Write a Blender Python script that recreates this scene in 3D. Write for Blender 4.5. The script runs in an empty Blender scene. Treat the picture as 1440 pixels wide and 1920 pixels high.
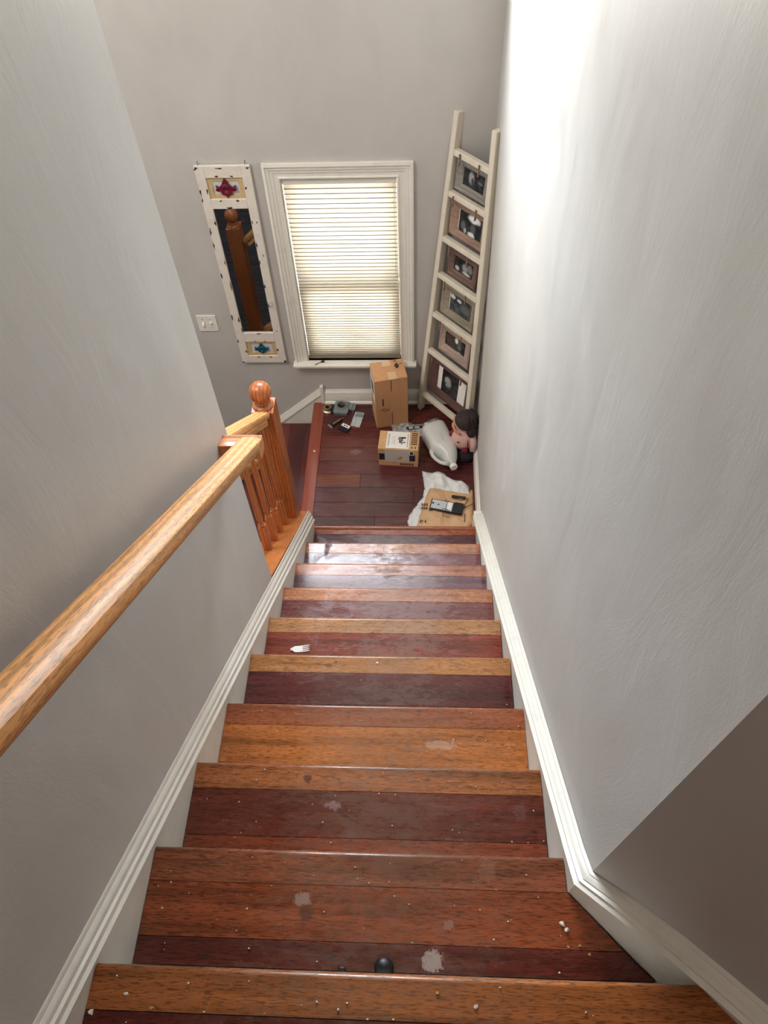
import bpy, math, random
from mathutils import Vector, Matrix
random.seed(7)
S = bpy.context.scene
COL = S.collection

# ------------------------------------------------------------------ camera
F_PX = 1380.94
YAW, PITCH, ROLL = -0.0838, 0.9404, -0.0619
CAM = (0.5588, -2.2311, 3.376)
def make_camera():
    sy, cy, sp, cp = math.sin(YAW), math.cos(YAW), math.sin(PITCH), math.cos(PITCH)
    f = Vector((sy*cp, cy*cp, -sp)); r = Vector((cy, -sy, 0)); u = r.cross(f)
    cr, sr = math.cos(ROLL), math.sin(ROLL)
    r2 = cr*r + sr*u; u2 = -sr*r + cr*u
    cd = bpy.data.cameras.new('camera'); cam = bpy.data.objects.new('camera', cd); COL.objects.link(cam)
    cd.sensor_fit = 'VERTICAL'; cd.sensor_height = 24.0; cd.lens = F_PX*24.0/1920.0
    cd.clip_start = 0.01; cd.clip_end = 100
    m = Matrix((r2, u2, -f)).transposed().to_4x4(); m.translation = Vector(CAM)
    cam.matrix_world = m
    S.camera = cam
make_camera()

# ------------------------------------------------------------------ world, light, exposure
SKY = 44.0
w = bpy.data.worlds.new('sky'); S.world = w; w.use_nodes = True
nt = w.node_tree; nt.nodes.clear()
wo = nt.nodes.new('ShaderNodeOutputWorld'); bg = nt.nodes.new('ShaderNodeBackground')
tc = nt.nodes.new('ShaderNodeTexCoord'); sx = nt.nodes.new('ShaderNodeSeparateXYZ'); rp = nt.nodes.new('ShaderNodeValToRGB')
nt.links.new(tc.outputs['Generated'], sx.inputs[0]); nt.links.new(sx.outputs['Z'], rp.inputs[0])
e = rp.color_ramp.elements
e[0].position = 0.0; e[0].color = (.50, .48, .44, 1)          # ground
e[1].position = 0.03; e[1].color = (.84, .92, 1.0, 1)          # bright overcast sky
nt.links.new(rp.outputs[0], bg.inputs[0]); bg.inputs[1].default_value = SKY
nt.links.new(bg.outputs[0], wo.inputs[0])
def area(name, loc, rot, sx_, sy_, power, col=(1, 1, 1), portal=False):
    l = bpy.data.lights.new(name, 'AREA'); l.shape = 'RECTANGLE'; l.size = sx_; l.size_y = sy_
    l.energy = power; l.color = col
    o = bpy.data.objects.new(name, l); COL.objects.link(o); o.location = loc; o.rotation_euler = rot
    if portal: l.cycles.is_portal = True
    return o
area('window_portal', (-.075, 1.262, 2.93), (math.radians(-90), 0, 0), 1.40, 1.2, 1, portal=True)
area('window_portal', (.16, 1.262, .92), (math.radians(-90), 0, 0), .6, 1.15, 1, portal=True)
area('hall_fill_light', (1.55, -3.55, 4.1), (0, 0, 0), .8, .8, 9, (1, .86, .76))  # unseen warm area light, added as fill for the left wall
area('foyer_side_window_light', (-3.15, .25, 2.9), (0, math.radians(-90), 0), 2.2, 1.4, 24, (.97, .985, 1))
area('foyer_fill_light', (-1.6, -1.1, 4.25), (math.radians(22), 0, 0),   .9, .9, 78, (1, .97, .93))  # added fill with no fixture, brightens the upper back wall
S.view_settings.view_transform = 'Standard'; S.view_settings.look = 'None'
S.view_settings.exposure = 0.1; S.view_settings.gamma = 1.0; S.view_settings.use_curve_mapping = False

# ------------------------------------------------------------------ helpers
def lin(c):
    return tuple(((v/255)/12.92 if v/255 <= .04045 else ((v/255+.055)/1.055)**2.4) for v in c)
MAT = {}
class NT:
    def __init__(s, name):
        s.m = bpy.data.materials.new(name); s.m.use_nodes = True; s.t = s.m.node_tree
        s.b = s.t.nodes['Principled BSDF']; s.out = s.t.nodes['Material Output']; MAT[name] = s.m
    def n(s, k, **kw):
        q = s.t.nodes.new(k)
        for a, v in kw.items(): setattr(q, a, v)
        return q
    def l(s, a, b): s.t.links.new(a, b)
    def coord(s, scale=(1, 1, 1), rot=(0, 0, 0)):
        c = s.n('ShaderNodeTexCoord'); m = s.n('ShaderNodeMapping')
        m.inputs['Scale'].default_value = scale; m.inputs['Rotation'].default_value = rot
        s.l(c.outputs['Object'], m.inputs[0]); return m.outputs[0]
    def noise(s, vec, scale=1, detail=4, rough=.5, dist=0):
        q = s.n('ShaderNodeTexNoise'); s.l(vec, q.inputs['Vector'])
        q.inputs['Scale'].default_value = scale; q.inputs['Detail'].default_value = detail
        q.inputs['Roughness'].default_value = rough; q.inputs['Distortion'].default_value = dist
        return q.outputs['Fac']
    def ramp(s, fac, stops):
        q = s.n('ShaderNodeValToRGB'); e = q.color_ramp.elements
        while len(e) < len(stops): e.new(.5)
        for i, (p, c) in enumerate(stops):
            if not isinstance(c, tuple): c = (c, c, c)
            e[i].position = p; e[i].color = (*c[:3], 1)
        s.l(fac, q.inputs[0]); return q.outputs[0]
    def math(s, op, a, b=None, c=None, clamp=False):
        q = s.n('ShaderNodeMath', operation=op, use_clamp=clamp)
        for i, v in enumerate((a, b, c)):
            if v is None: continue
            if isinstance(v, (int, float)): q.inputs[i].default_value = v
            else: s.l(v, q.inputs[i])
        return q.outputs[0]
    def mix(s, fac, a, b, mode='MIX'):
        q = s.n('ShaderNodeMix', data_type='RGBA', blend_type=mode, clamp_factor=True)
        for i, v in ((0, fac), (6, a), (7, b)):
            if isinstance(v, (int, float)): q.inputs[i].default_value = v
            elif isinstance(v, tuple): q.inputs[i].default_value = (*v[:3], 1)
            else: s.l(v, q.inputs[i])
        return q.outputs[2]
    def bump(s, h, strength=.1, dist=.002):
        q = s.n('ShaderNodeBump'); q.inputs['Strength'].default_value = strength; q.inputs['Distance'].default_value = dist
        s.l(h, q.inputs['Height']); s.l(q.outputs[0], s.b.inputs['Normal'])
    def set(s, color=None, rough=None, metal=None, spec=None, coat=None, coat_rough=None, trans=None, ior=None, alpha=None, sheen=None, sub=None):
        for k, v in (('Base Color', color), ('Roughness', rough), ('Metallic', metal), ('Specular IOR Level', spec), ('Coat Weight', coat),
                     ('Coat Roughness', coat_rough), ('Transmission Weight', trans), ('IOR', ior), ('Alpha', alpha), ('Sheen Weight', sheen), ('Subsurface Weight', sub)):
            if v is None: continue
            if isinstance(v, (int, float)): s.b.inputs[k].default_value = v
            elif isinstance(v, tuple): s.b.inputs[k].default_value = (*v[:3], 1)
            else: s.l(v, s.b.inputs[k])
        return s.m
def plain(name, rgb, rough=.5, metal=0, spec=.5, noise=.06, nscale=30, **kw):
    q = NT(name); c = lin(rgb)
    f = q.noise(q.coord(), nscale, 3)
    col = q.ramp(f, [(.25, tuple(v*(1-noise) for v in c)), (.75, tuple(min(1, v*(1+noise)) for v in c))])
    q.set(color=col, rough=rough, metal=metal, spec=spec, **kw); return q.m

# wood whose grain runs along one local axis; board tone comes from the object's own colour
def wood(name, axis='X', coarse=1.0, contrast=.45, rough=.25, coat=.0, fixed=None, pores=.35, rings=False, spots=(), worn=False, bumpy=.06):
    q = NT(name); a = {'X': 0, 'Y': 1, 'Z': 2}[axis]
    def sc(l, t):
        v = [t, t, t]; v[a] = l; return tuple(v)
    rnd = q.n('ShaderNodeObjectInfo')
    if fixed: base = q.n('ShaderNodeRGB'); base.outputs[0].default_value = (*lin(fixed), 1); base = base.outputs[0]
    else: base = rnd.outputs['Color']
    big = q.noise(q.coord(sc(1.2*coarse, 14*coarse)), 1, 4, .55, .6)
    med = q.noise(q.coord(sc(5*coarse, 90*coarse)), 1, 5, .6, .3)
    fine = q.noise(q.coord(sc(46*coarse, 430*coarse)), 1, 3, .6)
    g = q.math('ADD', q.math('MULTIPLY', big, .55), q.math('MULTIPLY', med, .45))
    if rings:
        wv = q.n('ShaderNodeTexWave', wave_type='BANDS', bands_direction={'X': 'Y', 'Y': 'X', 'Z': 'X'}[axis])
        q.l(q.coord(sc(1.6, 16)), wv.inputs['Vector']); wv.inputs['Scale'].default_value = 1.3
        wv.inputs['Distortion'].default_value = 9; wv.inputs['Detail'].default_value = 2; wv.inputs['Detail Scale'].default_value = .6
        g = q.math('ADD', q.math('MULTIPLY', g, .72), q.math('MULTIPLY', wv.outputs['Fac'], .28))
    k = q.ramp(g, [(.36, 1-contrast), (.5, 1.0), (.64, 1+contrast*.75)])
    p = q.ramp(fine, [(.40, 1-pores), (.48, 1.0)])
    col = q.mix(1.0, base, k, 'MULTIPLY'); col = q.mix(1.0, col, p, 'MULTIPLY')
    R = q.math('ADD', rough, q.math('MULTIPLY', med, .10))
    if worn:   # foot wear along the middle of the flight: dull, greyish, scuffed finish
        cr = q.coord(); xyz = q.n('ShaderNodeSeparateXYZ'); q.l(cr, xyz.inputs[0])
        dx = q.math('DIVIDE', q.math('SUBTRACT', xyz.outputs[0], .47), .30)
        gs = q.math('POWER', 2.718, q.math('MULTIPLY', q.math('MULTIPLY', dx, dx), -1.0))
        nn = q.noise(q.coord((12, 42, 12)), 1, 9, .78, .4)
        wm = q.math('MULTIPLY', q.math('SUBTRACT', q.math('ADD', q.math('MULTIPLY', gs, .34), nn), .62), 3.2, clamp=True)
        n2 = q.noise(q.coord((30, 60, 30)), 1, 6, .75)
        wm2 = q.math('MULTIPLY', wm, q.ramp(n2, [(.35, .15), (.62, 1.0)]))
        col = q.mix(q.math('MULTIPLY', wm2, .52), col, lin((112, 92, 76)))
        R = q.math('ADD', R, q.math('MULTIPLY', wm2, .35))
        sm = q.noise(q.coord((5, 8, 5)), 1, 6, .7, 1.0)   # dried splashes, slightly duller
        R = q.math('ADD', R, q.ramp(sm, [(.52, 0.0), (.6, .14), (.7, .02)]))
    for (x, y, z, rx, ry, c, amt, rgh) in spots:
        cr = q.coord(); d = q.n('ShaderNodeVectorMath', operation='SUBTRACT'); q.l(cr, d.inputs[0]); d.inputs[1].default_value = (x, y, z)
        nz = q.n('ShaderNodeTexNoise'); q.l(cr, nz.inputs['Vector']); nz.inputs['Scale'].default_value = 110; nz.inputs['Detail'].default_value = 6; nz.inputs['Roughness'].default_value = .7
        dv = q.n('ShaderNodeVectorMath', operation='DIVIDE'); q.l(d.outputs[0], dv.inputs[0]); dv.inputs[1].default_value = (rx, ry, .05)
        ln = q.n('ShaderNodeVectorMath', operation='LENGTH'); q.l(dv.outputs[0], ln.inputs[0])
        v = q.math('ADD', ln.outputs['Value'], q.math('MULTIPLY', q.math('SUBTRACT', nz.outputs['Fac'], .5), 2.6))
        m = q.math('MULTIPLY', q.ramp(v, [(.75, 1.0), (1.0, 0.0)]), amt)
        col = q.mix(m, col, lin(c)); R = q.math('ADD', R, q.math('MULTIPLY', m, rgh))
    q.set(color=col, rough=R, coat=coat, coat_rough=.12)
    q.bump(q.math('ADD', med, q.math('MULTIPLY', fine, .6)), bumpy, .001)
    return q.m

TREAD_SPOTS = [
    (.588, -2.094, 1.71, .022, .020, (170, 150, 140), .75, .3), (.324, -1.994, 1.71, .020, .014, (165, 140, 130), .55, .3),
    (.333, -2.018, 1.71, .018, .016, (70, 50, 40), .6, .2), (.62, -2.03, 1.71, .012, .010, (150, 120, 110), .5, .3),
    (.70, -1.93, 1.71, .020, .024, (160, 120, 100), .25, .2),
    (.352, -1.762, 1.52, .020, .012, (160, 130, 130), .5, .3), (.284, -1.701, 1.52, .012, .011, (60, 35, 28), .7, .1),
    (.80, -1.765, 1.52, .02, .02, (120, 80, 80), .3, .3), (.62, -1.545, 1.33, .05, .014, (190, 160, 140), .4, .2),
    (.262, -1.228, 1.14, .012, .009, (95, 45, 30), .75, .1), (.285, -1.216, 1.14, .006, .005, (95, 45, 30), .75, .1),
    (.105, -.285, .38, .014, .040, (60, 32, 30), .85, .25), (.11, -.255, .38, .020, .015, (70, 40, 36), .8, .25),
    (.72, -.515, .57, .008, .008, (110, 60, 42), .8, .1),
]
FLOOR_SPOTS = [(.165, .672, 0, .036, .020, (135, 110, 105), .55, .3), (.10, .745, 0, .10, .045, (112, 55, 48), .35, .12),
               (.05, .735, 0, .05, .03, (60, 26, 26), .3, .1)]
wood('stair_wood', 'X', 1.0, .50, .10, 0, pores=.55, worn=True, spots=TREAD_SPOTS)
wood('landing_wood', 'X', 1.0, .40, .22, 0, pores=.3, spots=FLOOR_SPOTS)
wood('border_wood', 'Y', 1.0, .30, .30, 0, pores=.25)
wood('oak_x', 'X', .8, .30, .42, .0, fixed=(218, 154, 92), pores=.42, rings=True)
wood('oak_z', 'Z', .8, .30, .30, .25, fixed=(176, 98, 48), pores=.3, rings=True)
wood('oak_y', 'Y', .8, .24, .36, .15, fixed=(190, 116, 62), pores=.3)
wood('ladder_wood', 'Z', 1.5, .08, .55, 0, fixed=(214, 204, 186), pores=.1)
wood('frame_wood', 'X', 1.5, .35, .6, 0, pores=.25)

def wallmat(name, rgb, streak):
    q = NT(name); c = lin(rgb)
    a = q.noise(q.coord((1.3, 1.6, 1.0)), 1, 5, .6, .8)
    b = q.noise(q.coord((5, 7, 2.4)), 1, 6, .65, 1.2)
    f = q.math('ADD', q.math('MULTIPLY', a, .5), q.math('MULTIPLY', b, .5))
    col = q.ramp(f, [(.38, tuple(v*(1-streak) for v in c)), (.5, c), (.62, tuple(min(1, v*(1+streak)) for v in c))])
    scuff = q.noise(q.coord((30, 38, 22)), 1, 4, .7, 2)
    col = q.mix(q.ramp(scuff, [(.70, 0.0), (.76, .22)]), col, tuple(v*.55 for v in c))
    pt = q.noise(q.coord(), 260, 2, .5)
    q.set(color=col, rough=q.ramp(b, [(.4, .46), (.6, .6)]), spec=.4)
    q.bump(q.math('ADD', q.math('MULTIPLY', pt, .5), q.math('MULTIPLY', b, 4.0)), .12, .003)
    return q.m
wallmat('wall_paint', (186, 181, 175), .05)
wallmat('wall_paint_patchy', (190, 187, 182), .07)
plain('ceiling_paint', (225, 222, 216), .8, noise=.02)
def trimmat():
    q = NT('white_trim'); c = lin((222, 217, 206))
    d = q.noise(q.coord((16, 16, 16)), 1, 6, .7)
    col = q.ramp(d, [(.36, tuple(v*.93 for v in c)), (.5, c)])
    q.set(color=col, rough=.34, spec=.5); return q.m
trimmat()
plain('white_plastic', (226, 222, 212), .35, noise=.02)
plain('sash_vinyl', (225, 225, 222), .4, noise=.02)
plain('black_plastic', (16, 16, 17), .45, noise=.1)
plain('black_cloth', (20, 21, 26), .85, noise=.2, nscale=90)
plain('steel', (170, 172, 172), .3, metal=1)
plain('grey_metal', (132, 138, 136), .45, metal=.3, noise=.15)
plain('brass', (206, 192, 156), .34, metal=1)
plain('silver_paint', (186, 188, 190), .35)
plain('dark_bronze', (70, 62, 50), .35, metal=.8)
plain('tan_wood', (196, 168, 120), .6, noise=.08)
plain('insert_white', (205, 205, 205), .6, noise=.03)
plain('crimson_paint', (104, 22, 44), .35, noise=.3, nscale=60)
plain('teal_paint', (14, 74, 96), .32, noise=.3, nscale=60)
plain('bare_dark_wood', (52, 34, 32), .7, noise=.3)
plain('paper_white', (232, 226, 220), .7, noise=.02)
plain('paper_grey', (190, 182, 176), .7, noise=.05)
plain('ink', (38, 36, 34), .7, noise=.1)
plain('ink_brown', (96, 62, 40), .7, noise=.1)
plain('slate_print', (26, 34, 44), .5, noise=.5, nscale=50)
plain('yellow_print', (196, 146, 40), .6, noise=.3, nscale=60)
plain('packing_tape', (206, 168, 132), .22, noise=.04)
plain('crumb', (226, 214, 200), .8, noise=.1)
plain('crumb_tan', (190, 150, 96), .8, noise=.1)
plain('hair', (50, 36, 33), .85, noise=.5, nscale=70)
plain('hair_trim', (186, 132, 86), .85, noise=.2, nscale=90)
plain('pink_cloth', (214, 172, 164), .9, noise=.1, nscale=120)
plain('crimson_cloth', (122, 18, 44), .85, noise=.2, nscale=120)
plain('cream_cloth', (214, 202, 184), .85, noise=.06, nscale=100)
plain('skin_cloth', (216, 178, 150), .85, noise=.05)
plain('clothespin_wood', (122, 96, 78), .7, noise=.15)
plain('key_metal', (110, 96, 66), .35, metal=.9, noise=.2)
plain('outside_siding', (150, 148, 140), .8)
def cardboard(name, rgb):
    q = NT(name); c = lin(rgb)
    f = q.noise(q.coord((30, 30, 3)), 1, 4); g = q.noise(q.coord(), 6, 3)
    col = q.ramp(q.math('ADD', q.math('MULTIPLY', f, .5), q.math('MULTIPLY', g, .5)), [(.35, tuple(v*.9 for v in c)), (.65, tuple(v*1.06 for v in c))])
    q.set(color=col, rough=.75); return q.m
cardboard('cardboard', (190, 140, 98)); cardboard('cardboard_light', (200, 158, 112))
def crumpled(name, rgb, scale, strength):
    q = NT(name); c = lin(rgb)
    v = q.n('ShaderNodeTexVoronoi', feature='F1'); q.l(q.coord(), v.inputs['Vector']); v.inputs['Scale'].default_value = scale
    n = q.noise(q.coord(), scale*.6, 5, .6, 1.0)
    q.set(color=q.ramp(n, [(.3, tuple(x*.9 for x in c)), (.7, c)]), rough=.45)
    q.bump(q.math('ADD', v.outputs['Distance'], n), strength, .01); return q.m
crumpled('kraft_paper', (202, 160, 116), 22, .6)
crumpled('plastic_film_white', (218, 218, 216), 26, .9)
def mirror():
    q = NT('mirror_glass'); q.set(color=(.34, .36, .39), rough=.02, metal=1); return q.m
mirror()
def clear(name, tint=(1, 1, 1), gloss=.08, rough=.03, body=0.0):
    q = NT(name); t = q.n('ShaderNodeBsdfTransparent'); t.inputs[0].default_value = (*tint, 1)
    g = q.n('ShaderNodeBsdfGlossy'); g.inputs['Roughness'].default_value = rough
    fr = q.n('ShaderNodeFresnel'); fr.inputs[0].default_value = 1.5
    mx = q.n('ShaderNodeMixShader'); ge = q.n('ShaderNodeNewGeometry'); q.l(q.math('MULTIPLY', q.math('ADD', fr.outputs[0], gloss*.3, clamp=True), q.math('SUBTRACT', 1.0, ge.outputs['Backfacing'])), mx.inputs[0]); q.l(t.outputs[0], mx.inputs[1]); q.l(g.outputs[0], mx.inputs[2])
    res = mx.outputs[0]
    if body:
        d = q.n('ShaderNodeBsdfDiffuse'); d.inputs[0].default_value = (.75, .78, .78, 1); m2 = q.n('ShaderNodeMixShader')
        nz = q.noise(q.coord(), 35, 4, .7); q.l(q.math('MULTIPLY', q.ramp(nz, [(.35, .2), (.65, 1.0)]), body), m2.inputs[0]); q.l(res, m2.inputs[1]); q.l(d.outputs[0], m2.inputs[2]); res = m2.outputs[0]
    q.t.nodes.remove(q.b); q.l(res, q.out.inputs[0]); return q.m
clear('window_glass'); clear('clear_film', (.92, .95, .95), .5, .12, .45)
clear('clear_knob', (.9, .9, .9), .5, .05, .25)
def jugmat():
    q = NT('milky_plastic'); n = q.noise(q.coord(), 8, 3)
    d = q.n('ShaderNodeBsdfTranslucent'); d.inputs[0].default_value = (.8, .82, .8, 1)
    q.set(color=q.ramp(n, [(.3, lin((224, 223, 218))), (.7, lin((232, 231, 227)))]), rough=.28)
    mx = q.n('ShaderNodeMixShader'); mx.inputs[0].default_value = .3; q.l(q.b.outputs[0], mx.inputs[1]); q.l(d.outputs[0], mx.inputs[2]); q.l(mx.outputs[0], q.out.inputs[0])
    return q.m
jugmat()
def shade(nm, tint):
    q = NT(nm)
    tr = q.n('ShaderNodeBsdfTranslucent'); tr.inputs[0].default_value = (*tint, 1)
    df = q.n('ShaderNodeBsdfDiffuse'); df.inputs[0].default_value = (*lin((205, 190, 170)), 1)
    ad = q.n('ShaderNodeMixShader'); ad.inputs[0].default_value = .62
    q.l(df.outputs[0], ad.inputs[1]); q.l(tr.outputs[0], ad.inputs[2]); q.t.nodes.remove(q.b); q.l(ad.outputs[0], q.out.inputs[0]); return q.m
shade('shade_fabric', (.165, .150, .122)); shade('shade_seam', (.05, .044, .034))
# monochrome photographs: soft ellipses of tone on a dark ground
def photo(name, blobs, base=.012):
    q = NT(name); cr = q.coord(); nz = q.noise(cr, 40, 5, .6)
    col = q.ramp(nz, [(.35, (base*.5, base*.6, base*.65)), (.75, (base*4, base*4.3, base*4.5))])
    for (x, z, rx, rz, g) in blobs:
        s = q.n('ShaderNodeVectorMath', operation='SUBTRACT'); q.l(cr, s.inputs[0]); s.inputs[1].default_value = (x, 0, z)
        d = q.n('ShaderNodeVectorMath', operation='DIVIDE'); q.l(s.outputs[0], d.inputs[0]); d.inputs[1].default_value = (rx, 1, rz)
        ln = q.n('ShaderNodeVectorMath', operation='LENGTH'); q.l(d.outputs[0], ln.inputs[0])
        v = q.math('ADD', ln.outputs['Value'], q.math('MULTIPLY', q.math('SUBTRACT', nz, .5), .9))
        m = q.ramp(v, [(.55, 1.0), (1.05, 0.0)]); col = q.mix(m, col, (g, g*1.02, g*1.02))
    q.set(color=col, rough=.18); return q.m

class MB:
    def __init__(s): s.v = []; s.f = []
    def add(s, vs, fs):
        o = len(s.v); s.v += [tuple(v) for v in vs]; s.f += [tuple(i+o for i in f) for f in fs]; return s
    def box(s, x0, x1, y0, y1, z0, z1):
        return s.add([(x0, y0, z0), (x1, y0, z0), (x1, y1, z0), (x0, y1, z0), (x0, y0, z1), (x1, y0, z1), (x1, y1, z1), (x0, y1, z1)],
                     [(0, 3, 2, 1), (4, 5, 6, 7), (0, 1, 5, 4), (1, 2, 6, 5), (2, 3, 7, 6), (3, 0, 4, 7)])
    def loft(s, rings, caps=True, closed=True):
        n = len(rings[0]); vs = [p for r in rings for p in r]; fs = []
        for i in range(len(rings)-1):
            for j in range(n if closed else n-1):
                k = (j+1) % n; fs.append((i*n+j, i*n+k, (i+1)*n+k, (i+1)*n+j))
        if caps: fs.append(tuple(range(n))[::-1]); fs.append(tuple((len(rings)-1)*n+j for j in range(n)))
        return s.add(vs, fs)
    def tube(s, pts, r, n=10, caps=True):
        pts = [Vector(p) for p in pts]; R = r if isinstance(r, (list, tuple)) else [r]*len(pts); rings = []
        prev = None
        for i, p in enumerate(pts):
            t = (pts[min(i+1, len(pts)-1)]-pts[max(i-1, 0)]).normalized()
            if prev is None:
                a = Vector((0, 0, 1)) if abs(t.z) < .9 else Vector((1, 0, 0)); u = t.cross(a).normalized()
            else: u = (prev - t*prev.dot(t)).normalized()
            prev = u; v = t.cross(u)
            rings.append([p + (u*math.cos(2*math.pi*k/n) + v*math.sin(2*math.pi*k/n))*R[i] for k in range(n)])
        return s.loft(rings, caps)
    def lathe(s, prof, n=24, c=(0, 0)):
        return s.loft([[(c[0]+r*math.cos(2*math.pi*k/n), c[1]+r*math.sin(2*math.pi*k/n), z) for k in range(n)] for r, z in prof])
    def poly(s, pts, a, b, axis='Y'):   # outline extruded from a to b along an axis
        f = {'Y': lambda p, t: (p[0], t, p[1]), 'Z': lambda p, t: (p[0], p[1], t), 'X': lambda p, t: (t, p[0], p[1])}[axis]
        return s.loft([[f(p, a) for p in pts], [f(p, b) for p in pts]])
    def ellipsoid(s, c, r, n=20, m=12):
        rings = []
        for i in range(1, m):
            th = math.pi*i/m
            rings.append([(c[0]+r[0]*math.sin(th)*math.cos(2*math.pi*k/n), c[1]+r[1]*math.sin(th)*math.sin(2*math.pi*k/n), c[2]-r[2]*math.cos(th)) for k in range(n)])
        return s.loft(rings)
    def build(s, name, mat, parent=None, smooth=False, bevel=0, color=None, loc=None, rot=None, segs=2, auto=False, wn=False):
        me = bpy.data.meshes.new(name); me.from_pydata(s.v, [], s.f)
        import bmesh
        bm = bmesh.new(); bm.from_mesh(me); bmesh.ops.recalc_face_normals(bm, faces=bm.faces); bm.to_mesh(me); bm.free()
        me.materials.append(MAT[mat])
        if smooth or auto:
            me.polygons.foreach_set('use_smooth', [True]*len(me.polygons))
            if auto: me.set_sharp_from_angle(angle=math.radians(38))
        o = bpy.data.objects.new(name, me); COL.objects.link(o)
        if parent: o.parent = parent
        if color: o.color = (*lin(color), 1)
        if loc: o.location = loc
        if rot: o.rotation_euler = rot
        if wn: o.modifiers.new('weighted_normal', 'WEIGHTED_NORMAL').weight = 100
        if bevel:
            b = o.modifiers.new('bevel', 'BEVEL'); b.width = bevel; b.segments = segs; b.limit_method = 'ANGLE'; b.angle_limit = math.radians(40)
        return o
def empty(name, loc=(0, 0, 0), rz=0.0, rot=None):
    o = bpy.data.objects.new(name, None); COL.objects.link(o); o.location = loc; o.rotation_euler = rot if rot else (0, 0, rz); o.empty_display_size = .05
    return o
def tag(o, label, cat, group=None, kind=None):
    o['label'] = label; o['category'] = cat
    if group: o['group'] = group
    if kind: o['kind'] = kind
    return o
def struct(o): o['kind'] = 'structure'; return o

# ------------------------------------------------------------------ dimensions
RISE, RUN = .19, .2374
D = 1.10                       # back wall plane
XR = .887; XL = -.016          # wall faces of the stair
NOSE = [-.0, -.2355, -.475, -.711, -.9495, -1.188, -1.4325, -1.663, -1.9005, -2.129]
NX = [.847, .847, .850, .851, .852, .853, .857, .858, .860, 1.035]
SL = RISE/RUN
nl = lambda y: RISE - SL*y     # nosing line
TOP = 4.4; LOW = -.57

# ------------------------------------------------------------------ room shell
b = MB(); T = D+.16
for x0, x1, z0, z1 in ((-3.2, -.75, LOW-.3, TOP), (-.75, -.121, LOW-.3, 2.36), (-.121, .443, LOW-.3, .345), (-.121, .443, 1.493, 2.36),
                       (.443, .60, LOW-.3, 2.36), (.60, 1.1, LOW-.3, TOP), (-.75, .60, 3.5, TOP)):
    b.box(x0, x1, D, T, z0, z1)
struct(b.build('wall_back', 'wall_paint'))
b = MB().box(XR, XR+.12, -1.95, D, LOW-.3, TOP)
struct(b.build('wall_right', 'wall_paint_patchy'))
b = MB().box(XL-.118, XL, -4.1, -.774, LOW-.3, TOP)
struct(b.build('wall_left', 'wall_paint_patchy'))
# knee wall that carries the oak cap
cap = lambda y: nl(y) + .13
b = MB().poly([(-.774, LOW-.3), (-.012, LOW-.3), (-.012, cap(-.012)-.022), (-.774, cap(-.774)-.022)], -.134, XL-.004, 'X')
struct(b.build('wall_knee', 'wall_paint_patchy'))
# flared wall at the head of the stairs
b = MB().poly([(XR, -1.95), (2.05, -1.95-(2.05-XR)), (2.2, -1.95-(2.05-XR)), (2.2, -1.90), (XR+.05, -1.90)], LOW-.3, TOP, 'Z')
struct(b.build('wall_flared', 'wall_paint'))
struct(MB().box(2.05, 2.2, -4.1, -3.113, LOW-.3, TOP).build('wall_hall_right', 'wall_paint'))
struct(MB().box(-3.3, 2.2, -4.25, -4.1, LOW-.3, TOP).build('wall_front', 'wall_paint'))
struct(MB().box(-3.35, -3.2, -4.1, T, LOW-.3, TOP).build('wall_hall_left', 'wall_paint'))
struct(MB().box(-3.35, 2.2, -4.25, T, TOP, TOP+.12).build('ceiling', 'ceiling_paint'))
struct(MB().box(-3.35, 2.2, -4.25, T, LOW-.45, LOW-.3).build('light_block_slab', 'ceiling_paint'))  # unseen slab added to keep sky light from leaking in below
lf = struct(MB().box(-3.2, -.134, -4.1, D, LOW-.1, LOW).build('floor_lower_hall', 'landing_wood', color=(44, 38, 40)))

# landing floor: individual boards on a subfloor
fl = struct(MB().box(-.10, XR, -.03, D, -.19, -.022).build('floor', 'white_trim'))
tones = [tuple(int(v*.86) for v in t_) for t_ in [(98, 44, 42), (116, 54, 46), (92, 42, 44), (106, 48, 40), (126, 62, 46), (92, 46, 46), (100, 42, 42), (92, 40, 38), (112, 52, 44)]]
ys = [-.03, .088, .190, .291, .400, .499, .602, .705, .811, .915, 1.019, D]
random.seed(3)
joints = {1: .30, 3: .52, 4: .205, 5: .58, 6: .34, 7: .50, 8: .12, 9: .42, 2: .66, 10: .62, 0: .45}
ti = 0
for i in range(len(ys)-1):
    xs = [-.052, joints[i], XR-.004]
    for j in range(2):
        ti += 1
        MB().box(xs[j]+.0006, xs[j+1]-.0006, ys[i]+.0007, ys[i+1]-.0007, -.022, 0).build(
            'plank', 'landing_wood', fl, bevel=.0008, segs=1, color=tones[(ti*5+i) % len(tones)])
prof = lambda xf, xb, z, t=.022: [(xb, z), (xf+.010, z), (xf+.004, z-.003), (xf, z-.010), (xf+.001, z-.016), (xf+.006, z-t), (xb, z-t)]
MB().poly([(p[0], p[1]) for p in prof(-.127, -.053, 0)], -.01, D, 'Y').build('nosing_board', 'border_wood', fl, color=(134, 66, 48), auto=True)

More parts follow.
